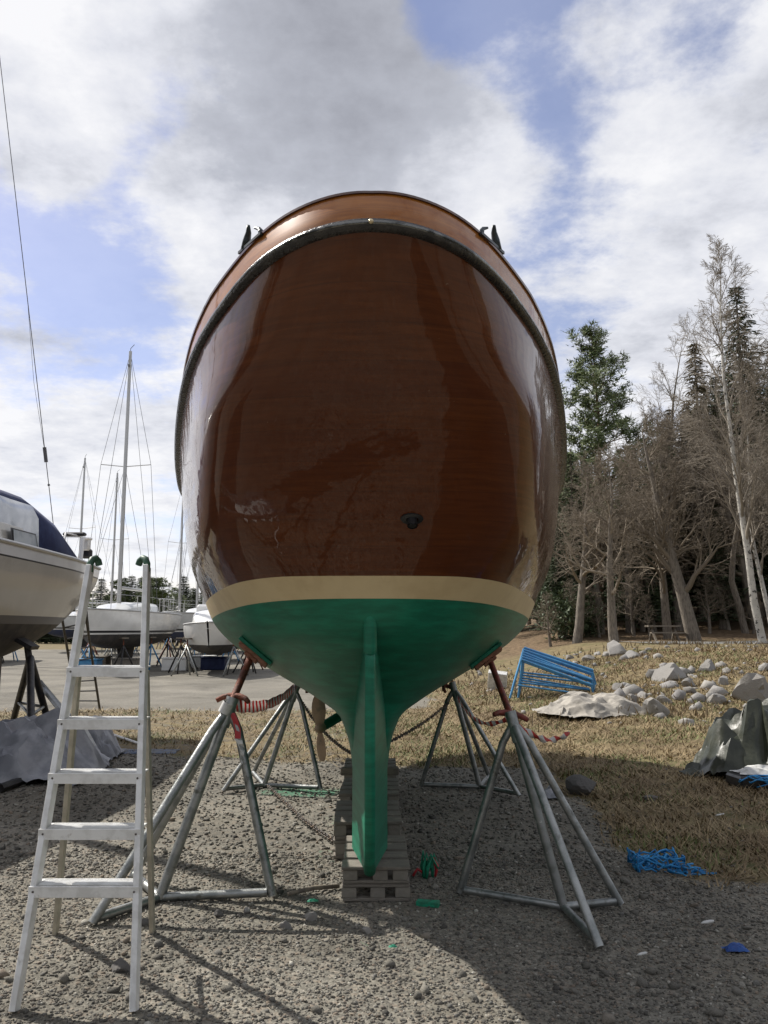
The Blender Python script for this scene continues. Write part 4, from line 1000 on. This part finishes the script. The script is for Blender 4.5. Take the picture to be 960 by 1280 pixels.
# white motor boat
mbt=local(thing('motor_boat','cream white cabin motor boat ashore beside the mahogany hull','motor boat',(0,0,0)))
pl=pchip([0,.15,.4,.7,1],[.03,.6,1.05,1.15,1.1]);zrf=lambda f:1.72-.25*f+.05*f;zkf=pchip([0,.2,.5,1],[.95,.72,.66,.68])
yhull(mbt,6.5,pl,zrf,zkf,[('bottom',lambda f:-1,1.0,'antifoul',8),('topsides',1.0,lambda f:zrf(f)-.06,'white',8),('gunwale',lambda f:zrf(f)-.06,9,'white',2)],.9,transom='white')
cb=cabin(mbt,[(1.6,.55,1.6,1.72),(2.2,.72,1.6,2.0),(2.6,.78,1.6,2.12),(3.8,.8,1.55,2.14)],'white')
for x in (-.35,.35): MB().box((x,2.28,1.98),(.5,.04,.13),Matrix.Rotation(-.9,3,'X')).build('window',M['glass'],cb)
MB().box((0,4.2,2.15),(1.5,.9,.5),None,.08).build('wheelhouse',M['white'],mbt)
mbt.location=(-5.55,26.0,0);mbt.rotation_euler=(0,0,.12)
# stands under the distant boats
def tripod(label,mat):
    t=local(thing('boat_stand',label,'boat stand',(0,0,0),'stands under the distant boats'))
    for k in range(3):
        a=2*PI*k/3+.4;MB().tube([(0,0,.95),(.5*math.cos(a),.5*math.sin(a),.01)],.028,6).build('leg',M[mat],t,True)
    MB().tube([(0,0,.8),(0,0,1.2)],.024,6).build('screw',M['rust'],t,True)
    MB().box((0,0,1.2),(.25,.25,.05)).build('pad',M['wood'],t)
    return t
tb=tripod('small blue stand under the distant boats','bluepaint');tr_=tripod('small grey stand under the distant boats','galv');tn=tripod('small rust red stand under the distant boats','redpaint');tk=tripod('small black stand under the distant boats','blackstand')
first={id(o):True for o in (tb,tr_,tn,tk)}
sp=[]
for bx_,by_,L,rz in ((-9.75,27,9.4,.04),(-9.5,35.5,9,-.28),(-5.55,26,6.5,.12),(-17.5,33,8,.2),(-15.6,45,8,.1),(-12,47,8,-.15),(-14.2,58,9,.3),(-9.8,50,8,.1)):
    for f in (.2,.45,.75):
        for s in (-1,1):
            lx,ly=s*(.75 if f<.3 else 1.15),f*L
            sp.append((bx_+lx*math.cos(rz)-ly*math.sin(rz),by_+lx*math.sin(rz)+ly*math.cos(rz)))
q_=random.Random(4)
for x,y in sp:
    pr=q_.choice([tb,tb,tr_,tr_,tn,tk,tk])
    if id(pr) in first: o=pr;first.pop(id(pr))
    else: o=copy_tree(pr)
    o.location=(x,y,Zg(x,y));o.rotation_euler=(0,0,q_.uniform(0,6))
for pr in (tb,tr_,tn,tk):
    if id(pr) in first: pr.location=(-11,41,0)
# crates and trailers of the yard seen small between the stands
crlab=['blue plastic crate among the stands left of the white ladder stile','grey wooden crate under the white yacht','white box under the grey white yacht','dark blue cover bundle under the motor boat','brown crate at the left end of the far row','pale crate right of the step ladder among the stands']
for i,(px,py,m) in enumerate(((108,822,'bluepaint'),(150,826,'pallet'),(207,824,'white'),(252,826,'navy'),(86,824,'wood'),(226,826,'paper'))):
    p=gp(px,841);p=Vector((p.x,p.y+i*.7,0))
    c_=thing('crate',crlab[i],'crate',p)
    MB().box(p+Vector((0,0,.22)),(.9,.6,.42),None,.02).build('body',M[m],c_)
    MB().box(p+Vector((0,0,.46)),(.95,.65,.05),None,.01).build('lid',M[m],c_)
# ------------------------------------------------------------------ trees
def V3(q): return Vector((q.gauss(0,1),q.gauss(0,1),q.gauss(0,1)))
def bare(seed,Ht,r0,lean=(0,0),counts=(13,7,6,4),upang=.75,first_h=.22,spreadk=.42,trunks=1,wig=.16,droop=0.0,twr=.0062,shape='round'):
    q=random.Random(seed);tr=MB();cr=MB()
    def limb(p,d,L,r,lev,out):
        n=(9,6,4,3,2)[lev];pts=[p];rs=[r];step=L/n;dd=d.copy();ps=[]
        for i in range(n):
            dd=(dd+V3(q)*wig*(.55 if lev==0 else 1)+Vector((0,0,(.03,.09,.06,-.02,-.05)[lev]-droop*(lev>1))))
            dd.normalize();p=p+dd*step;pts.append(p);rs.append(max(twr*.55,r*(1-(i+1)/n*((.96,.9,.85,.8,.7)[lev]))));ps.append((p,dd.copy(),(i+1)/n))
        out.tube(pts,rs,(9,6,4,3,3)[lev],cap=False)
        if lev>=len(counts): return
        for k in range(counts[lev]):
            f=(first_h+(1-first_h)*(k+q.random())/counts[lev]) if lev==0 else (.2+.8*(k+q.random())/counts[lev])
            i=min(n-1,int(f*n));fr=f*n-i;pp=pts[i].lerp(pts[i+1],max(0,min(1,fr)))
            base=(pts[i+1]-pts[i]).normalized()
            sd=V3(q);sd=(sd-base*sd.dot(base)).normalized()
            nd=(base*math.cos(upang*q.uniform(.7,1.25))+sd*math.sin(upang*q.uniform(.7,1.25))).normalized()
            if lev==0:
                prof=(1.15-f*.85) if shape=='round' else (1-f)**.7*.9+.12
                ll=Ht*spreadk*prof*q.uniform(.7,1.15)
            else: ll=L*q.uniform(.38,.62)*(1.1-.4*f)
            rr=max(twr,rs[i]*(.55 if lev==0 else .6)*q.uniform(.7,1))
            limb(pp,nd,ll,rr,lev+1,cr)
    for k in range(trunks):
        d=Vector((lean[0]+q.uniform(-.12,.12)*(trunks>1),lean[1]+q.uniform(-.1,.1)*(trunks>1),1)).normalized()
        limb(Vector((.25*k,0,-.1)),d,Ht*(1-.1*k),r0,0,tr)
    return tr,cr
def tris(c,dirs,length,w,mv,mf,q):
    pass
def spruce(seed,Ht,Rb,base=.08,dens=1.0):
    q=random.Random(seed);tr=MB();tr.tube([(0,0,-.1),(0,0,Ht*.5),(0,0,Ht)],[Ht*.014+.05,Ht*.009+.02,.015],8,False)
    vs=[];fs=[]
    z=Ht*base
    while z<Ht*.985:
        f=(z-Ht*base)/(Ht*(1-base));L=Rb*(1-f)**.85*q.uniform(.75,1.15)+.12
        nb=int((5 if f>.7 else 7)*dens)+q.randint(0,1);a0=q.uniform(0,6)
        for b in range(nb):
            a=a0+2*PI*b/nb+q.uniform(-.3,.3);Lb=L*q.uniform(.65,1.15);dx,dy=math.cos(a),math.sin(a)
            tr.tube([(0,0,z),(dx*Lb*.6,dy*Lb*.6,z-.10*Lb),(dx*Lb,dy*Lb,z-.16*Lb)],[.02,.012,.006],3,False)
            ns=max(3,int(Lb*7))
            for s in range(ns):
                u=(s+q.random())/ns;r=Lb*(.12+.88*u);c=Vector((dx*r,dy*r,z-.28*Lb*u+.16*Lb*u*u))
                for k in range(2):
                    sa=a+q.choice((-1,1))*q.uniform(.3,1.3);ln=(.16+.24*(1-u)*Lb/2+.1)*q.uniform(.6,1.2)
                    e=c+Vector((math.cos(sa)*ln,math.sin(sa)*ln,-q.uniform(.02,.32)*ln*1.6))
                    wv=Vector((-math.sin(sa),math.cos(sa),q.uniform(-.8,.8)))*ln*q.uniform(.13,.26)
                    n=len(vs);vs+=[c-wv*.6,c+wv*.6,e+wv*.3,e-wv*.2];fs.append((n,n+1,n+2,n+3))
        z+=(.30+.014*Ht)*(1.0-.45*f)*q.uniform(.75,1.2)/dens**.5
    return tr,(vs,fs)
def pine(seed,Ht,Rb,base=.4,nbr=44):
    q=random.Random(seed);tr=MB();bend=[Vector((.12*math.sin(i*.9+seed),.1*math.cos(i*.7),Ht*i/8)) for i in range(9)];bend[0].z=-.1
    tr.tube(bend,[.16*(1-i/8*.85) for i in range(9)],9,False)
    vs=[];fs=[]
    for b in range(nbr):
        f=base+(1-base)*((b+q.random())/nbr);i=min(7,int(f*8));p=bend[i].lerp(bend[i+1],f*8-i)
        g=(f-base)/(1-base);L=Rb*(1-g**1.5*.86)*q.uniform(.5,1.12);a=b*2.4+q.uniform(-.5,.5)
        d=Vector((math.cos(a),math.sin(a),q.uniform(.05,.5)+.35*g));d.normalize()
        m=p+d*L*.55;e=p+d*L+Vector((0,0,q.uniform(-.05,.3)))
        tr.tube([p,m,e],[.045*(1-g*.6),.028*(1-g*.5),.01],4,False)
        for k in range(max(5,int(L*5.5))):
            u=q.uniform(.4,1.05);c=p.lerp(e,u)+Vector((q.gauss(0,.26),q.gauss(0,.26),q.gauss(.05,.13)))*(.5+L*.25)
            R_=q.uniform(.20,.36)
            for s in range(24):
                v=V3(q);v.z=abs(v.z)*.9-.15;v.normalize();o=v.orthogonal().normalized()*.04
                n=len(vs);cc=c+V3(q)*.10;vs+=[cc-o,cc+o,cc+v*R_];fs.append((n,n+1,n+2))
    return tr,(vs,fs)
def shrub(seed,Ht,W,n=2600):
    q=random.Random(seed);tr=MB();vs=[];fs=[];tips=[]
    for k in range(9):
        a=q.uniform(0,6.28);l=q.uniform(.4,1);e=Vector((math.cos(a)*W*l,math.sin(a)*W*l,Ht*q.uniform(.5,1)))
        tr.tube([(0,0,0),e*.5+Vector((0,0,.2*Ht)),e],[.04,.025,.01],4,False);tips+=[e,e*.7+Vector((0,0,.1)),e*.45+Vector((0,0,.1))]
    for k in range(n):
        c=q.choice(tips)+V3(q)*Ht*.13;c.z=max(.05,c.z);v=V3(q).normalized();o=v.cross(V3(q)).normalized()*.05;m=len(vs)
        vs+=[c-o,c+o,c+v*q.uniform(.12,.25)];fs.append((m,m+1,m+2))
    return tr,(vs,fs)
def plant(name,label,cat,gen,loc,rz=0.0,sc=1.0,tm='bark',cm='twig',group=None):
    tr,cr=gen
    t=local(thing(name,label,cat,(0,0,0),group))
    tr.build('trunk',M[tm],t,True)
    if isinstance(cr,MB): cr.build('crown',M[cm],t,True)
    else:
        mb=MB();mb.v=[tuple(v) for v in cr[0]];mb.f=cr[1];mb.build('crown',M[cm],t)
    t.location=loc;t.rotation_euler=(0,0,rz);t.scale=(sc,)*3
    return t
def tl(px,Y): 
    x=(px-480)*(Y*math.cos(P)-.3)/F;return (x,Y,Zg(x,Y)-.05)
def clone(o,label,loc,rz,sc,group):
    c=copy_tree(o);c.location=loc;c.rotation_euler=(0,0,rz);c.scale=(sc[0],sc[0],sc[1]) if isinstance(sc,tuple) else (sc,)*3;c['label']=label;c['group']=group
    return c
def hfor(py,Y,px): # height above ground reaching photo row py
    return at(px,py,Y).z-tl(px,Y)[2]
Tp=plant('pine_tree','tall pine with orange brown trunk and clumped crown right of the boat','pine tree',pine(3,hfor(415,42,757),4.0,.26,92),tl(757,42),tm='pinebark',cm='pineneedle')
Tp2=clone(Tp,'shorter green pine half hidden by the mahogany hull',tl(714,47),2.0,(.8,.62),None);del Tp2['group']
sh_=hfor(350,40,948)
Ts=plant('spruce_tree','tall dark spruce at the right edge behind the birches','spruce tree',spruce(5,sh_,3.4,.1,1.7),tl(950,40),tm='bark',cm='spruceneedle')
Tl=plant('spruce_tree','brownish thin spruce between the birches and the big bare tree','spruce tree',spruce(8,hfor(425,41,890),2.6,.1,1.5),tl(890,41),tm='bark',cm='larch')
B1=plant('bare_tree','broad bare tree with thick leaning trunk and fine rounded crown by the bench','bare tree',bare(11,hfor(520,33,835),.30,(-.28,.05),(17,8,7,5),.8,.2,.40),tl(872,33),cm='twig')
B2=plant('bare_tree','bare tree with slim upright trunk left of the leaning one','bare tree',bare(12,hfor(545,34.5,800),.2,(-.05,0),(16,8,7,5),.85,.22,.44),tl(838,34.5),cm='twig')
B3=plant('bare_tree','bare tree with straight trunk beside the hull, low spreading twigs','bare tree',bare(13,hfor(575,32,768),.2,(-.04,.0),(16,8,6,5),.95,.25,.40),tl(770,32),cm='twig')
B6=clone(B3,'bare tree nearest the hull, spreading twigs over the bank',tl(722,33.5),2.4,(1.05,1.05),None);del B6['group']
B4=plant('bare_tree','pale fine twigged bare tree rising between the pine and the birches','bare tree',bare(14,hfor(428,44,848),.2,(0,0),(16,8,6,4),.6,.25,.30,shape='round'),tl(846,44),cm='twigpale')
B5=plant('bare_tree','thin leaning bare trunk below the birches','bare tree',bare(15,hfor(480,36,905),.16,(-.2,.0),(12,6,5,4),.8,.4,.28),tl(936,36),cm='twig')
W1=plant('birch_tree','tall white birch leaning left, leftmost of the birches','birch tree',bare(21,hfor(318,30,885),.15,(-.13,.02),(30,10,7,4),.55,.22,.27,wig=.11,droop=.05,shape='cone'),tl(958,30),tm='birch',cm='twigpale')
W2=plant('birch_tree','white birch at the right edge with slender pale trunk','birch tree',bare(22,hfor(372,29,930),.12,(-.1,.0),(26,10,7,4),.55,.22,.27,wig=.12,droop=.05,shape='cone'),tl(984,29),tm='birch',cm='twigpale')
W3=clone(W2,'thin white birch trunk behind the tall leaning birch',tl(972,33),2.2,(.9,.92),None);del W3['group']
W4=clone(W1,'birch partly outside the right edge of the picture',tl(1035,31),1.0,(1,1.05),None);del W4['group']
S1=plant('evergreen_bush','dark evergreen bush beside the hull at the wood edge','bush',shrub(31,2.6,1.5,3000),tl(706,36),tm='bark',cm='bush')
for px,Y,s,lb_ in ((800,39,1.1,'evergreen bush between the bare trunks'),(735,37,.6,'low evergreen bush at the foot of the pine')):
    o=clone(S1,lb_,tl(px,Y),px*.7,s,None);del o['group']
q_=random.Random(77)
UG=[(690,34,.30,'leafless shrub against the hull at the wood edge'),(728,35,.34,'leafless shrub left of the straight bare trunk'),(752,36,.28,'small leafless shrub touching the straight bare trunk'),(795,36,.36,'leafless shrub between the straight and the slim trunk'),(815,35.5,.24,'low leafless shrub left of the bench'),(890,36,.34,'leafless shrub right of the leaning trunk'),(915,37.5,.4,'tall leafless shrub beside the thin leaning trunk'),(945,36,.25,'low leafless shrub at the foot of the birches')]
for px,Y,s,lb_ in UG:
    o=clone(B3,lb_,tl(px,Y),px*.3,(s*1.2,s),'leafless shrubs at the wood edge');o['category']='shrub';o.name='bare_shrub'
for px,Y,s,lb_ in ((702,37,.36,'small young spruce nearest the hull at the wood edge'),(722,39,.5,'young spruce behind the pine foot'),(806,38,.42,'young spruce behind the slim bare trunk'),(905,38,.34,'young spruce right of the leaning trunk')):
    clone(Ts,lb_,tl(px,Y),px*.9,(s*1.1,s),'young spruces at the wood edge')
# the wood behind: individual trees of three looks
W_=[('spruce_tree',Ts,'dark spruce in the wood behind the nearer trees','spruces in the wood behind'),('spruce_tree',Tl,'brownish spruce in the wood behind the nearer trees','brown spruces in the wood behind'),('bare_tree',B2,'bare tree in the wood behind the nearer trees','bare trees in the wood behind'),('bare_tree',B3,'low bare tree in the wood behind the nearer trees','low bare trees in the wood behind')]
i=0
for Y in (38,43,47,52,58,65):
    px=688+q_.uniform(-10,10)
    while px<1090:
        top=565-max(0,px-780)*.55+q_.uniform(-25,45)
        if px<800: top=max(top,560)
        kx=(0,1,0,2,1,0,3,1)[i%8];i+=1
        if Y<42:
            kx=3
            if q_.random()<.28: px+=30;continue
        src=W_[kx][1];h0=max(v.co.z for v in src.children[0].data.vertices)
        if kx in(1,0) and px<790: top=max(top,575)
        want=max(3.5,hfor(top,Y,px));s=want/h0
        clone(src,W_[kx][2],tl(px,Y),q_.uniform(0,6.28),(max(s,.55)*q_.uniform(.85,1.1),s),W_[kx][3])
        px+=q_.uniform(26,42)*(40/Y)**.3
for k in range(34):
    px=(500+k*12.5) if k<15 else 1100+(k-15)*42
    Y=q_.uniform(42,60) if k<15 else q_.uniform(26,46);kx=(0,2,1,3)[k%4];src=W_[kx][1];h0=max(v.co.z for v in src.children[0].data.vertices)
    s=q_.uniform(7,10 if k<15 else 15)/h0
    if k<15 and hfor(560,Y,px)<s*h0: s=hfor(575,Y,px)/h0
    clone(src,W_[kx][2],tl(px,Y),q_.uniform(0,6.28),(s*1.1,s),W_[kx][3])
# unseen spruces added behind the camera, giving the varnish something dark to mirror
for k in range(46):
    a_=R(-150+k*300/45)+PI+q_.uniform(-.03,.03);r_=q_.uniform(17,24);x,y=r_*1.15*math.sin(a_),r_*math.cos(a_)
    if y>4 or (y>-3 and abs(x)<14): continue
    src=(Ts,Tl)[k%3==2];s=q_.uniform(.55,.8)
    clone(src,'dark spruce added out of view behind the camera for the varnish to mirror',(x,y,0),q_.uniform(0,6),(s*1.5,s),'spruces added behind the camera for the varnish to mirror')
# the far left treeline
Ls_=plant('spruce_tree','distant dark spruce on the horizon behind the yachts','spruce tree',spruce(41,7.5,1.7,.05,2.6),(-30,95,0),tm='bark',cm='spruceneedle',group='distant spruces behind the yachts')
Lp_=plant('pine_tree','distant bushy pine on the horizon behind the yachts','pine tree',pine(42,7,2.2,.25,26),(-26,90,0),tm='bark',cm='pineneedle',group='distant pines behind the yachts')
for k in range(62):
    px=60+k*3.6+q_.uniform(-3,3);Y=q_.uniform(82,112);x=(px-480)*Y/F
    h=q_.choice((4.2,4.8,5.4,6.0,7.2));src=Ls_ if q_.random()<.62 else Lp_
    s=h/7.2*Y/95
    clone(src,src['label'],(x,Y,0),q_.uniform(0,6),(s*1.2,s),src['group'])
# ------------------------------------------------------------------ sky, sun, camera
AZ=R(-54);EL=R(45)
sun=Vector((math.sin(AZ)*math.cos(EL),math.cos(AZ)*math.cos(EL),math.sin(EL)))
ld=bpy.data.lights.new('sun','SUN');ld.energy=5.0;ld.angle=R(.53);ld.color=(1,.945,.87)
lo=bpy.data.objects.new('sun',ld);C.objects.link(lo);lo.rotation_euler=sun.to_track_quat('Z','Y').to_euler();lo.location=(-10,6,20)
w=bpy.data.worlds.new('World');S.world=w;w.use_nodes=True;w.node_tree.nodes.clear();g=N(w.node_tree)
out=g.n('ShaderNodeOutputWorld');sky=g.n('ShaderNodeTexSky');sky.sky_type='NISHITA';sky.sun_disc=False;sky.sun_elevation=EL;sky.sun_rotation=AZ%(2*PI);sky.altitude=20;sky.air_density=1.0;sky.dust_density=.6;sky.ozone_density=1.6
b1=g.n('ShaderNodeBackground');b1.inputs[1].default_value=.105;g.l(g.mix(1.0,sky.outputs[0],(1.12,.98,1.06),'MULTIPLY'),b1.inputs[0])
d=g.n('ShaderNodeTexCoord').outputs['Generated']
nrm=g.n('ShaderNodeVectorMath',operation='NORMALIZE');g.l(d,nrm.inputs[0]);d=nrm.outputs[0]
sx=g.n('ShaderNodeSeparateXYZ');g.l(d,sx.inputs[0])
den=g.math('ADD',g.math('MAXIMUM',sx.outputs[2],0.0),.16)
cb_=g.n('ShaderNodeCombineXYZ');g.l(g.math('DIVIDE',sx.outputs[0],den),cb_.inputs[0]);g.l(g.math('DIVIDE',sx.outputs[1],den),cb_.inputs[1]);cb_.inputs[2].default_value=3.7
uv=cb_.outputs[0]
def blob(px,py,rad,amp,asp=1.0):
    c=at(px,py,10)-Vector((0,0,H));c.normalize()
    vm=g.n('ShaderNodeVectorMath',operation='DISTANCE');g.l(d,vm.inputs[0]);vm.inputs[1].default_value=c
    mr=g.n('ShaderNodeMapRange',interpolation_type='SMOOTHSTEP');g.l(vm.outputs['Value'],mr.inputs[0]);mr.inputs[1].default_value=rad;mr.inputs[2].default_value=rad*.15;mr.inputs[3].default_value=0;mr.inputs[4].default_value=amp
    return mr.outputs[0]
n1=g.math('ADD',g.math('MULTIPLY',g.noise(uv,1.7,10,.6,.1),.5),g.math('MULTIPLY',g.noise(uv,5.2,9,.62,.0),.52))
cov=g.math('ADD',n1,.068)
for bl in ((645,10,.17,-.17),(230,190,.15,-.16),(175,165,.09,-.12),(60,330,.24,-.19),(150,370,.16,-.12),(560,15,.07,-.12),(720,320,.17,-.17),(690,180,.13,-.17),(900,215,.17,-.17),(830,95,.11,-.15),(330,190,.08,-.07),(20,150,.08,-.10),(60,175,.09,.12),(100,215,.13,.10),(290,260,.16,.16),(380,90,.34,.22),(800,150,.12,.08),(60,470,.25,.16),(850,300,.20,.10),(600,240,.12,.14),(60,40,.18,.14),(780,190,.14,.09),(880,310,.24,.14),(930,60,.14,.10),(610,210,.11,.10),(100,90,.16,.06),(300,300,.2,.08),(770,60,.08,.06)):
    cov=g.math('ADD',cov,blob(*bl))
mask=g.sstep(cov,.45,.63)
thick=g.sstep(cov,.52,.85)
n2=g.math('ADD',g.math('MULTIPLY',g.noise(uv,2.6,9,.62,.1),.6),g.math('MULTIPLY',g.noise(uv,7.5,8,.6),.42))
shade=g.math('ADD',g.math('MULTIPLY',n2,.70),g.math('MULTIPLY',blob(380,75,.26,.21),1.0))
shade=g.math('ADD',shade,blob(470,60,.16,.06))
lowz=g.sstep(sx.outputs[2],.30,.05)
shade=g.math('SUBTRACT',shade,g.math('MULTIPLY',lowz,.05))
cc=g.ramp(shade,[(.30,(1.03,1.03,1.05)),(.39,(.84,.855,.915)),(.49,(.56,.58,.645)),(.68,(.34,.35,.395))])
b2=g.n('ShaderNodeBackground');b2.inputs[1].default_value=.75;g.l(cc,b2.inputs[0])
ms=g.n('ShaderNodeMixShader');g.l(g.math('ADD',g.math('MULTIPLY',mask,.80),.17),ms.inputs[0]);g.l(b1.outputs[0],ms.inputs[1]);g.l(b2.outputs[0],ms.inputs[2]);g.l(ms.outputs[0],out.inputs[0])
cam=bpy.data.cameras.new('camera');co=bpy.data.objects.new('camera',cam);C.objects.link(co)
cam.sensor_fit='VERTICAL';cam.sensor_height=24;cam.lens=24*1024/1280;cam.clip_start=.05;cam.clip_end=3000
co.location=(0,0,H);co.rotation_euler=(PI/2+P,0,0);S.camera=co
S.view_settings.view_transform='Standard';S.view_settings.look='None';S.view_settings.exposure=.32;S.view_settings.gamma=1
S.render.engine='CYCLES';S.cycles.max_bounces=6;S.cycles.diffuse_bounces=3;S.cycles.glossy_bounces=3
